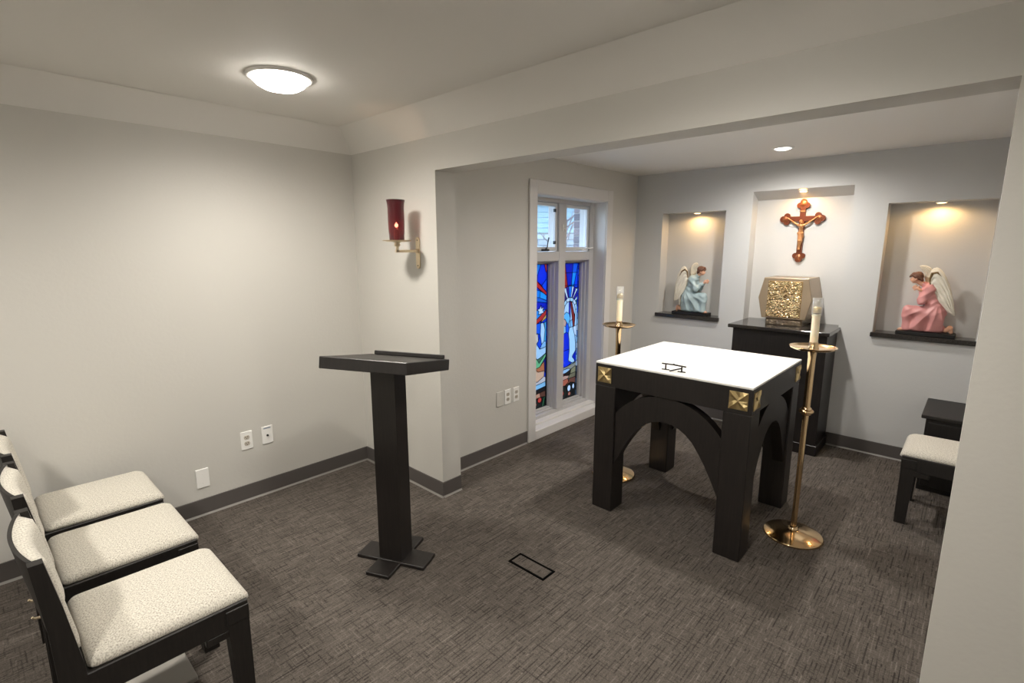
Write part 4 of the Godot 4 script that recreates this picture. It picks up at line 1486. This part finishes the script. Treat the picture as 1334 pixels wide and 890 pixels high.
func angel(called: String, label: String, at: Vector3, s: float, robe: Material, blue: bool) -> void:
	var t := thing(called, label, "statue", at, 0, "kneeling angel statues in the recesses")
	var b := MB.new()
	b.box(Vector3(0, 0.014, 0.004), Vector3(0.352, 0.028, 0.125), 0.003)
	obj("plinth", b, M.black, t)
	var y0 := 0.028
	var P := func(f: float, y: float, z: float) -> Vector3: return Vector3(s * f, y + y0, z)
	var hand: Vector3 = P.call(0.125, 0.292, 0.012) if blue else P.call(0.075, 0.315, 0.028)
	var head := Vector2(0.082, 0.402) if blue else Vector2(0.098, 0.400)
	# robe
	var pr := []
	pr.append([P.call(-0.045, 0.15, 0), 0.062, P.call(0.0, 0.30, 0), 0.046])
	pr.append([P.call(0.004, 0.325, -0.034), 0.034, P.call(0.004, 0.325, 0.034), 0.034])
	pr.append([P.call(-0.03, 0.135, 0.018), 0.058, P.call(0.115, 0.160, 0.020), 0.036])
	pr.append([P.call(0.118, 0.155, 0.020), 0.036, P.call(0.118, 0.028, 0.020), 0.032])
	pr.append([P.call(-0.03, 0.13, -0.015), 0.055, P.call(0.05, 0.045, -0.018), 0.045])
	pr.append([P.call(-0.09, 0.03, -0.01), 0.030, P.call(0.09, 0.03, -0.005), 0.032])
	pr.append([P.call(-0.05, 0.10, 0.012), 0.054, P.call(-0.045, 0.035, 0.012), 0.046])
	pr.append([P.call(0.04, 0.10, 0.012), 0.050, P.call(0.05, 0.03, 0.012), 0.044])
	pr.append([P.call(0.004, 0.328, 0), 0.032, P.call(0.042, 0.352, 0.002), 0.024])
	for z in [-1.0, 1.0]:
		var el: Vector3 = P.call(0.052 if blue else 0.045, 0.232, z * 0.050)
		pr.append([P.call(0.0, 0.322, z * 0.044), 0.027, el, 0.024])
		pr.append([el, 0.024, hand + Vector3(-s * 0.022, -0.008, (z * 0.012 if blue else z * 0.01) - hand.z + 0.012), 0.017])
	b = MB.new()
	var fold := func(p: Vector3) -> float:
		var f := p.x * s
		var y := p.y - y0
		var a := atan2(y - 0.23, f + 0.06)
		var lower := clampf((0.22 - y) * 8.0, 0.0, 1.0)
		return 0.0105 * (absf(sin(a * 7.5 + p.z * 18.0)) - 0.55) * lower + 0.0045 * (absf(sin(y * 62.0 + f * 48.0)) - 0.5) * (1.0 - lower) + maxf(0.0, (0.004 - y)) * 3.0
	sdf_mesh(b, pr, 0.0042, 0.020, fold)
	obj("robe", b, robe, t)
	# skin: head, neck, hands and feet
	pr = []
	var hc: Vector3 = P.call(head.x, head.y, 0.004)
	pr.append([hc + Vector3(-s * 0.004, 0.008, 0), 0.030, hc + Vector3(s * 0.006, -0.014, 0), 0.022])
	pr.append([hc + Vector3(s * 0.012, -0.026, 0), 0.012, hc + Vector3(s * 0.008, -0.02, 0), 0.016])          # chin
	pr.append([hc + Vector3(s * 0.028, -0.002, 0), 0.0045, hc + Vector3(s * 0.034, -0.011, 0), 0.005])          # nose
	pr.append([hc + Vector3(s * 0.027, -0.020, -0.004), 0.004, hc + Vector3(s * 0.027, -0.020, 0.004), 0.004])  # lips
	pr.append([hc + Vector3(-s * 0.004, -0.006, 0.028), 0.006, hc + Vector3(-s * 0.006, -0.012, 0.028), 0.005]) # ear
	pr.append([P.call(0.02, 0.335, 0.002), 0.020, hc + Vector3(-s * 0.008, -0.02, 0), 0.017])
	b = MB.new()
	sdf_mesh(b, pr, 0.0038, 0.008)
	obj("head", b, M.skin, t)
	for z in [-1.0, 1.0]:
		var wr := hand + Vector3(-s * 0.018, -0.006, z * 0.010)
		pr = [[wr, 0.010, hand + Vector3(s * 0.004, 0.010, z * 0.007), 0.011]]
		for k in 4:
			var o := Vector3(s * (0.004 + 0.0058 * k), 0.010 - 0.004 * k, z * 0.006)
			pr.append([hand + o, 0.0052, hand + o + Vector3(s * 0.014, 0.026 - 0.003 * absf(k - 1.3), -z * 0.002), 0.0038])
		pr.append([hand + Vector3(-s * 0.004, 0.008, z * 0.008), 0.0052, hand + Vector3(-s * 0.002, 0.026, z * 0.009), 0.0042])
		b = MB.new()
		sdf_mesh(b, pr, 0.0030, 0.004)
		obj("hand", b, M.skin, t)
	pr = [[P.call(0.122, 0.012, 0.022), 0.013, P.call(0.152, 0.009, 0.024), 0.011], [P.call(0.152, 0.009, 0.024), 0.010, P.call(0.164, 0.006, 0.024), 0.007]]
	b = MB.new()
	sdf_mesh(b, pr, 0.0038, 0.006)
	obj("foot", b, M.skin, t)
	pr = [[P.call(-0.115, 0.022, 0.006), 0.017, P.call(-0.138, 0.042, 0.008), 0.017], [P.call(-0.138, 0.042, 0.008), 0.016, P.call(-0.148, 0.010, 0.008), 0.012]]
	b = MB.new()
	sdf_mesh(b, pr, 0.0038, 0.006)
	obj("foot", b, M.skin, t)
	# hair: waves swept back from the brow and gathered at the nape
	pr = [[hc + Vector3(-s * 0.011, 0.018, -0.006), 0.032, hc + Vector3(-s * 0.011, 0.018, 0.006), 0.032], [hc + Vector3(s * 0.015, 0.028, -0.012), 0.016, hc + Vector3(s * 0.015, 0.028, 0.014), 0.016], [hc + Vector3(s * 0.034, 0.016, 0.0), 0.008, hc + Vector3(s * 0.036, 0.010, 0.010), 0.006], [hc + Vector3(s * 0.026, 0.022, -0.006), 0.0095, hc + Vector3(s * 0.026, 0.022, 0.008), 0.0095], [hc + Vector3(-s * 0.026, 0.0, 0), 0.021, hc + Vector3(-s * 0.034, -0.018, 0), 0.013]]
	for k in 5:
		pr.append([hc + Vector3(s * (0.020 - k * 0.012), 0.020 - k * 0.004, 0.024), 0.009, hc + Vector3(s * (0.014 - k * 0.012), 0.012 - k * 0.005, 0.028), 0.007])
	b = MB.new()
	sdf_mesh(b, pr, 0.0038, 0.005, func(p: Vector3) -> float: return 0.0016 * sin(p.x * 420.0 + p.y * 260.0))
	obj("hair", b, M.hair, t)
	# wings
	var near_l: Array
	var near_t: Array
	var far_l: Array
	var far_t: Array
	if blue:
		near_l = [[-0.046, 0.335], [-0.052, 0.415], [-0.075, 0.448], [-0.105, 0.435], [-0.140, 0.365], [-0.163, 0.25], [-0.176, 0.105]]
		near_t = [[-0.036, 0.330], [-0.038, 0.300], [-0.044, 0.265], [-0.060, 0.220], [-0.088, 0.170], [-0.125, 0.115], [-0.172, 0.098]]
		far_l = [[-0.032, 0.335], [-0.054, 0.39], [-0.048, 0.445], [-0.018, 0.476], [0.014, 0.480], [0.026, 0.462]]
		far_t = [[-0.018, 0.330], [0.0, 0.345], [0.010, 0.37], [0.016, 0.395], [0.022, 0.425], [0.026, 0.452]]
	else:
		near_l = [[0.004, 0.335], [0.018, 0.415], [0.010, 0.470], [-0.022, 0.482], [-0.060, 0.445], [-0.100, 0.36], [-0.130, 0.265], [-0.155, 0.137]]
		near_t = [[0.002, 0.330], [-0.006, 0.32], [-0.018, 0.30], [-0.034, 0.275], [-0.050, 0.24], [-0.078, 0.205], [-0.110, 0.165], [-0.150, 0.135]]
		far_l = [[0.020, 0.335], [0.012, 0.41], [0.018, 0.470], [0.050, 0.492], [0.085, 0.494], [0.092, 0.486]]
		far_t = [[0.022, 0.330], [0.034, 0.345], [0.044, 0.37], [0.054, 0.405], [0.066, 0.445], [0.086, 0.480]]
	var lift := func(a: Array) -> Array:
		var o := []
		for p in a:
			o.append([p[0], p[1] + y0])
		return o
	var g := obj("wing", wing(lift.call(near_l), lift.call(near_t), s, 0.030, 0.014, 0.0085), M.feather, t)
	obj("wing", wing(lift.call(far_l), lift.call(far_t), s, -0.040, -0.010, 0.005), M.feather, t)
	b = MB.new()
	var path := []
	for k in range(0, 5):
		var p: Array = near_l[k]
		var q: Array = near_t[k]
		path.append(Vector3(s * lerpf(p[0], q[0], 0.17), lerpf(p[1], q[1], 0.17) + y0, 0.030 + 0.014 * sin(k / 6.0 * PI) + 0.006))
	b.tube(path, [0.006, 0.008, 0.0085, 0.0075, 0.004], 8)
	obj("wing_rim", b, M.rim_brown, g)
	if blue:
		b = MB.new()
		b.tube([P.call(-0.118, 0.20, 0.02), P.call(-0.120, 0.12, 0.016), P.call(-0.118, 0.06, 0.012)], [0.010, 0.014, 0.008], 8)
		obj("trailing_feather", b, M.feather, g)
	else:
		b = MB.new()
		b.tube([P.call(-0.052, 0.27, 0.028), P.call(-0.062, 0.22, 0.026), P.call(-0.070, 0.165, 0.024)], [0.008, 0.010, 0.004], 8)
		obj("trailing_feather", b, M.feather, g)

func niches() -> void:
	for n in [[0.985, 1.636, "black granite ledge under the blue robed angel"], [2.826, 3.452, "black granite ledge under the pink robed angel"]]:
		var b := MB.new()
		var x0: float = n[0]
		var x1: float = n[1]
		var base := Vector3((x0 + x1) / 2, 0.964, BACK)
		b.xf = Transform3D(Basis(), -base)
		b.span(Vector3(x0 + 0.020, 0.9905, NICHE + 0.001), Vector3(x1 - 0.012, 1.0, BACK + 0.002))
		b.span(Vector3(x0, 0.964, BACK + 0.001), Vector3(x1, 1.0, BACK + 0.032), 0.004)
		var o := obj("recess_ledge", b, M.granite)
		o.position = base
		tag(o, n[2], "ledge", "granite ledges of the side recesses")
	angel("angel_statue", "kneeling angel statue in pale blue robe facing the tabernacle", Vector3(1.333, 1.0, -2.886), 1.0, M.blue_robe, true)
	angel("angel_statue", "kneeling angel statue in pink robe with hands on chest", Vector3(3.157, 1.0, -2.886), -1.0, M.pink_robe, false)

# ------------------------------------------------------------------ candle stands
func candle_stands() -> void:
	var t := thing("candle_stand", "tall brass floor candle stand on the chair side of the altar", "candle stand", Vector3(2.79, 0, -1.085), 0, "brass candle stands flanking the altar")
	var b := MB.new()
	b.lathe([[Vector2(0.0, 0.0), Vector2(0.152, 0.0)], [Vector2(0.152, 0.0), Vector2(0.158, 0.006), Vector2(0.152, 0.014)], [Vector2(0.152, 0.014), Vector2(0.12, 0.024), Vector2(0.08, 0.031), Vector2(0.045, 0.035), Vector2(0.028, 0.040)], [Vector2(0.028, 0.040), Vector2(0.026, 0.055), Vector2(0.018, 0.058)]], 48)
	obj("base", b, M.brass, t)
	b = MB.new()
	b.lathe([[Vector2(0.0155, 0.05), Vector2(0.0155, 0.735)], [Vector2(0.019, 0.78), Vector2(0.019, 1.06), Vector2(0.022, 1.09), Vector2(0.030, 1.104)]], 24)
	obj("pole", b, M.brass, t)
	b = MB.new()
	b.lathe([[Vector2(0.0155, 0.733), Vector2(0.026, 0.737), Vector2(0.026, 0.744)], [Vector2(0.026, 0.744), Vector2(0.037, 0.750), Vector2(0.039, 0.757), Vector2(0.036, 0.764), Vector2(0.026, 0.768)], [Vector2(0.026, 0.768), Vector2(0.026, 0.775), Vector2(0.019, 0.781)]], 28)
	obj("collar", b, M.brass, t)
	b = MB.new()
	b.lathe([[Vector2(0.0, 1.104), Vector2(0.04, 1.104), Vector2(0.095, 1.108), Vector2(0.112, 1.116), Vector2(0.116, 1.124)], [Vector2(0.116, 1.124), Vector2(0.112, 1.125), Vector2(0.104, 1.118), Vector2(0.05, 1.113), Vector2(0.0, 1.113)]], 44)
	obj("drip_pan", b, M.brass, t)
	b = MB.new()
	b.lathe([[Vector2(0.028, 1.112), Vector2(0.027, 1.120), Vector2(0.0225, 1.124), Vector2(0.0225, 1.148)], [Vector2(0.0225, 1.148), Vector2(0.018, 1.148)]], 24)
	obj("candle_socket", b, M.brass, t)
	b = MB.new()
	b.lathe([[Vector2(0.0195, 1.120), Vector2(0.0195, 1.300), Vector2(0.018, 1.304)], [Vector2(0.018, 1.304), Vector2(0.0, 1.306)]], 24)
	obj("candle", b, M.wax, t)
	b = MB.new()
	b.lathe([[Vector2(0.0255, 1.295), Vector2(0.0255, 1.386), Vector2(0.0240, 1.388)], [Vector2(0.0240, 1.388), Vector2(0.0222, 1.386), Vector2(0.0222, 1.3075)], [Vector2(0.0222, 1.3075), Vector2(0.0204, 1.3075), Vector2(0.0204, 1.295), Vector2(0.0255, 1.295)]], 24)
	obj("glass_follower", b, M.clear, t)
	b = MB.new()
	b.lathe([[Vector2(0.0215, 1.3085), Vector2(0.0215, 1.330), Vector2(0.017, 1.338), Vector2(0.008, 1.341), Vector2(0.0035, 1.341)]], 20)
	obj("burner_cap", b, M.brass_soft, t)
	b = MB.new()
	b.tube([Vector3(0, 1.338, 0), Vector3(0.001, 1.352, 0)], [0.0014], 6)
	obj("wick", b, M.black, t)
	copy(t, Vector3(1.583, 0, -1.085), 0.7, "tall brass floor candle stand between the altar and the window")

# ------------------------------------------------------------------ sanctuary lamp on the dividing wall
func sconce() -> void:
	var t := thing("sanctuary_lamp", "brass wall bracket lamp with tall ruby glass and lit candle", "wall lamp", Vector3(0.745, 1.62, 0))
	var b := MB.new()
	var o := PackedVector2Array()
	for k in 13:
		o.append(Vector2(0.019 * cos(PI * k / 12), 0.081 + 0.019 * sin(PI * k / 12)))
	for k in 13:
		o.append(Vector2(-0.019 * cos(PI * k / 12), -0.081 - 0.019 * sin(PI * k / 12)))
	b.prism(o, 0.0, 0.007, 0.0015)
	obj("backplate", b, M.pale_brass, t)
	for sy in [-0.080, 0.080]:
		b = MB.new()
		b.xf = Transform3D(Basis(Vector3.RIGHT, PI / 2), Vector3(0, sy, 0.006))
		b.lathe([[Vector2(0.005, 0.0), Vector2(0.004, 0.0025), Vector2(0, 0.003)]], 12)
		obj("screw", b, M.slot, t)
	b = MB.new()
	b.span(Vector3(-0.012, -0.002, 0.006), Vector3(0.012, 0.026, 0.018), 0.003)
	b.span(Vector3(-0.008, 0.004, 0.012), Vector3(0.008, 0.020, 0.172), 0.002)
	b.span(Vector3(-0.008, 0.004, 0.152), Vector3(0.008, 0.050, 0.168), 0.002)
	obj("bracket_arm", b, M.pale_brass, t)
	var z := 0.160
	b = MB.new()
	b.xf = Transform3D(Basis(), Vector3(0, 0, z))
	b.lathe([[Vector2(0.0, 0.040), Vector2(0.016, 0.042), Vector2(0.020, 0.052), Vector2(0.016, 0.062), Vector2(0.022, 0.066), Vector2(0.055, 0.069), Vector2(0.086, 0.074), Vector2(0.090, 0.078)], [Vector2(0.090, 0.078), Vector2(0.086, 0.079), Vector2(0.055, 0.074), Vector2(0.0, 0.073)]], 36)
	obj("drip_pan", b, M.pale_brass, t)
	b = MB.new()
	b.xf = Transform3D(Basis(), Vector3(0, 0, z))
	b.lathe([[Vector2(0.0, 0.0745), Vector2(0.044, 0.0745), Vector2(0.0455, 0.085), Vector2(0.0455, 0.110), Vector2(0.0475, 0.125), Vector2(0.0495, 0.18), Vector2(0.0495, 0.27), Vector2(0.0515, 0.295), Vector2(0.0565, 0.318)], [Vector2(0.0565, 0.318), Vector2(0.0540, 0.319), Vector2(0.0492, 0.295), Vector2(0.0472, 0.27), Vector2(0.0472, 0.18), Vector2(0.0452, 0.126), Vector2(0.0432, 0.110), Vector2(0.0432, 0.085), Vector2(0.041, 0.0785), Vector2(0.0, 0.0785)]], 40)
	tag(obj("ruby_glass", b, M.ruby, t), "tall flared ruby red glass chimney")
	b = MB.new()
	b.xf = Transform3D(Basis(), Vector3(0, 0, z))
	b.lathe([[Vector2(0.0175, 0.079), Vector2(0.0165, 0.128), Vector2(0.013, 0.146)], [Vector2(0.013, 0.146), Vector2(0.0, 0.149)]], 20)
	obj("candle", b, M.wax, t)
	b = MB.new()
	b.xf = Transform3D(Basis(), Vector3(0, 0, z))
	b.lathe([[Vector2(0.0, 0.153), Vector2(0.006, 0.158), Vector2(0.0078, 0.167), Vector2(0.005, 0.178), Vector2(0.0, 0.188)]], 14)
	var fm := emitter(Color(1.0, 0.82, 0.62), 22.0)
	obj("flame", b, fm, t)
	var l := OmniLight3D.new()
	l.name = "flame_light"
	l.light_energy = 0.02
	l.light_color = Color(1.0, 0.75, 0.5)
	l.light_size = 0.008
	l.shadow_enabled = true
	t.add_child(l)
	l.position = Vector3(0, 0.168, z)

# ------------------------------------------------------------------ chairs
func chairs() -> void:
	# local axes: x across, y up, the sitter faces -z
	var t := thing("padded_chair", "beige padded black framed chair at the aisle end of the row", "chair", Vector3(1.42, 0, 1.70), 0, "padded chairs in the row")
	var b := MB.new()
	b.smooth(0)
	var rl := []
	for p in [[0.014, 0.427], [0.004, 0.428], [0.0, 0.434], [0.001, 0.444], [0.008, 0.455], [0.022, 0.463], [0.05, 0.470], [0.09, 0.475], [0.14, 0.478]]:
		var ring := []
		for v in rrect(0.420 - 2 * p[0], 0.450 - 2 * p[0], 0.022, p[1]):
			# pulled corners and a rolled front edge
			var roll := clampf((-v.z - 0.13) / 0.095, 0.0, 1.0)
			ring.append(v + Vector3(0, -0.016 * roll * roll, -0.012))
		rl.append(ring)
	b.rings(rl)
	obj("seat_cushion", b, M.fabric, t)
	# seat frame
	b = MB.new()
	b.span(Vector3(-0.215, 0.368, -0.225), Vector3(0.215, 0.427, -0.195), 0.003)
	b.span(Vector3(-0.215, 0.368, 0.19), Vector3(0.215, 0.427, 0.225), 0.003)
	for s in [-1.0, 1.0]:
		b.span(Vector3(s * 0.190, 0.340, -0.225), Vector3(s * 0.220, 0.428, 0.225), 0.003)
		b.span(Vector3(s * 0.191, 0.310, -0.165), Vector3(s * 0.2185, 0.342, -0.085), 0.004)
	obj("seat_frame", b, M.chairwood, t)
	for s in [-1.0, 1.0]:
		b = MB.new()
		b.hexa([Vector3(s * 0.174, 0, -0.222), Vector3(s * 0.219, 0, -0.222), Vector3(s * 0.219, 0, -0.166), Vector3(s * 0.174, 0, -0.166)], [Vector3(s * 0.170, 0.38, -0.224), Vector3(s * 0.2205, 0.38, -0.224), Vector3(s * 0.2205, 0.38, -0.154), Vector3(s * 0.170, 0.38, -0.154)])
		b.span(Vector3(s * 0.168, 0.355, -0.226), Vector3(s * 0.2225, 0.412, -0.150), 0.003)
		obj("leg", b, M.chairwood, t)
	# rear legs run up as the stiles of the back
	for s in [-1.0, 1.0]:
		b = MB.new()
		b.xf = Transform3D(Basis(Vector3(0, 0, 1), Vector3(0, 1, 0), Vector3(-1, 0, 0)), Vector3(0, 0, 0))
		var out := pg([0.232, 0.0, 0.282, 0.0, 0.279, 0.40, 0.282, 0.60, 0.298, 0.812, 0.266, 0.812, 0.243, 0.66, 0.220, 0.47, 0.214, 0.34])
		b.prism(out, -s * 0.2215 if s > 0 else 0.189, -0.189 if s > 0 else 0.2215, 0.0)
		obj("leg", b, M.chairwood, t)
	# back: curved shell with a padded face
	for part in [["back_shell", 0.0, 0.010, 0.49, 0.812, 0.192], ["back_cushion", 0.0, 0.042, 0.470, 0.811, 0.190]]:
		b = MB.new()
		b.smooth(0)
		var off: float = part[1]
		var th: float = part[2]
		var ya: float = part[3]
		var yb: float = part[4]
		var hw: float = part[5]
		var nx := 20
		var ny := 14
		var pad: bool = part[0] == "back_cushion"
		var pt := func(i: int, j: int, face: int) -> Vector3:
			var u := -1.0 + 2.0 * i / nx
			var v := float(j) / ny
			var y := lerpf(ya, yb, v)
			var z := 0.238 + (y - 0.47) * 0.140 + 0.028 * (1.0 - u * u) + off
			var e := 1.0
			if pad:
				e = minf(1.0, pow(1.0 - pow(absf(u), 8.0), 0.5) * minf(1.0, sqrt(maxf(0.0, 1.0 - pow(absf(2.0 * v - 1.0), 10.0)))))
				if face == 0:
					z -= th * e
			elif face == 1:
				z += th
			return Vector3(u * hw, y, z)
		for i in nx:
			for j in ny:
				b.q(pt.call(i, j, 1), pt.call(i + 1, j, 1), pt.call(i + 1, j + 1, 1), pt.call(i, j + 1, 1))
				b.q(pt.call(i, j, 0), pt.call(i, j + 1, 0), pt.call(i + 1, j + 1, 0), pt.call(i + 1, j, 0))
		if not pad:
			b.smooth(1)
		for i in nx:
			b.q(pt.call(i, 0, 0), pt.call(i + 1, 0, 0), pt.call(i + 1, 0, 1), pt.call(i, 0, 1))
			b.q(pt.call(i, ny, 1), pt.call(i + 1, ny, 1), pt.call(i + 1, ny, 0), pt.call(i, ny, 0))
		for j in ny:
			b.q(pt.call(0, j, 1), pt.call(0, j + 1, 1), pt.call(0, j + 1, 0), pt.call(0, j, 0))
			b.q(pt.call(nx, j, 0), pt.call(nx, j + 1, 0), pt.call(nx, j + 1, 1), pt.call(nx, j, 1))
		obj(part[0], b, M.fabric if pad else M.chairwood, t)
	# ganging hooks on the rear leg
	for y in [0.35, 0.42]:
		b = MB.new()
		b.tube([Vector3(0.215, y, 0.278), Vector3(0.216, y + 0.004, 0.296), Vector3(0.218, y + 0.012, 0.302)], [0.005, 0.005, 0.004], 8)
		obj("ganging_hook", b, M.pale_brass, t)
	copy(t, Vector3(0.87, 0, 1.70), 0.0, "beige padded black framed chair in the middle of the row")
	copy(t, Vector3(0.345, 0, 1.70), 0.0, "beige padded black framed chair at the wall end of the row")
	var p := copy(t, Vector3(3.425, 0, -1.89), PI / 2, "beige padded black framed chair beside the small black cabinet")
	p.set_meta("group", "padded chair in the sanctuary")

func side_table() -> void:
	var base := Vector3(3.475, 0, -2.56)
	var t := thing("side_cabinet", "small low black cabinet behind the sanctuary chair", "cabinet", base)
	var b := MB.new()
	b.span(Vector3(-0.24, 0.515, -0.258), Vector3(0.24, 0.540, 0.275), 0.004)
	obj("top", b, M.chairwood, t)
	b = MB.new()
	b.span(Vector3(-0.215, 0.0, -0.255), Vector3(0.215, 0.515, 0.245), 0.003)
	obj("body", b, M.chairwood, t)
	for k in 2:
		b = MB.new()
		b.span(Vector3(-0.200, 0.035 + k * 0.235, 0.245), Vector3(0.200, 0.255 + k * 0.235, 0.258), 0.004)
		var d := obj("drawer", b, M.chairwood, t)
		b = MB.new()
		b.xf = Transform3D(Basis(Vector3.RIGHT, PI / 2), Vector3(-0.17 if k == 0 else 0.0, 0.11 + k * 0.27, 0.256))
		b.lathe([[Vector2(0.006, 0.0), Vector2(0.007, 0.010), Vector2(0.015, 0.018), Vector2(0.013, 0.026), Vector2(0.0, 0.029)]], 16)
		obj("knob", b, M.pale_brass, d)

func small_floor_things() -> void:
	var t := thing("floor_box", "black rimmed rectangular floor box cover set in the carpet", "floor box", Vector3(1.859, 0, 0.177))
	var b := MB.new()
	var hx := 0.121
	var hz := 0.050
	var r := 0.013
	b.span(Vector3(-hx, 0, -hz), Vector3(hx, 0.004, -hz + r), 0.001)
	b.span(Vector3(-hx, 0, hz - r), Vector3(hx, 0.004, hz), 0.001)
	b.span(Vector3(-hx, 0, -hz + r), Vector3(-hx + r, 0.004, hz - r), 0.001)
	b.span(Vector3(hx - r, 0, -hz + r), Vector3(hx, 0.004, hz - r), 0.001)
	obj("rim", b, M.rim_black, t)
	b = MB.new()
	b.span(Vector3(-hx + r, 0, -hz + r), Vector3(hx - r, 0.0025, hz - r))
	obj("carpet_insert", b, M.carpet, t)
	b = MB.new()
	b.box(Vector3(0, 0.012, 0), Vector3(0.21, 0.024, 0.30), 0.004)
	var o := obj("grey_board", b, mat(Color(0.60, 0.585, 0.56), 0.7))
	o.position = Vector3(1.27, 0, 1.745)
	tag(o, "flat grey board on the carpet under the aisle chair", "board")
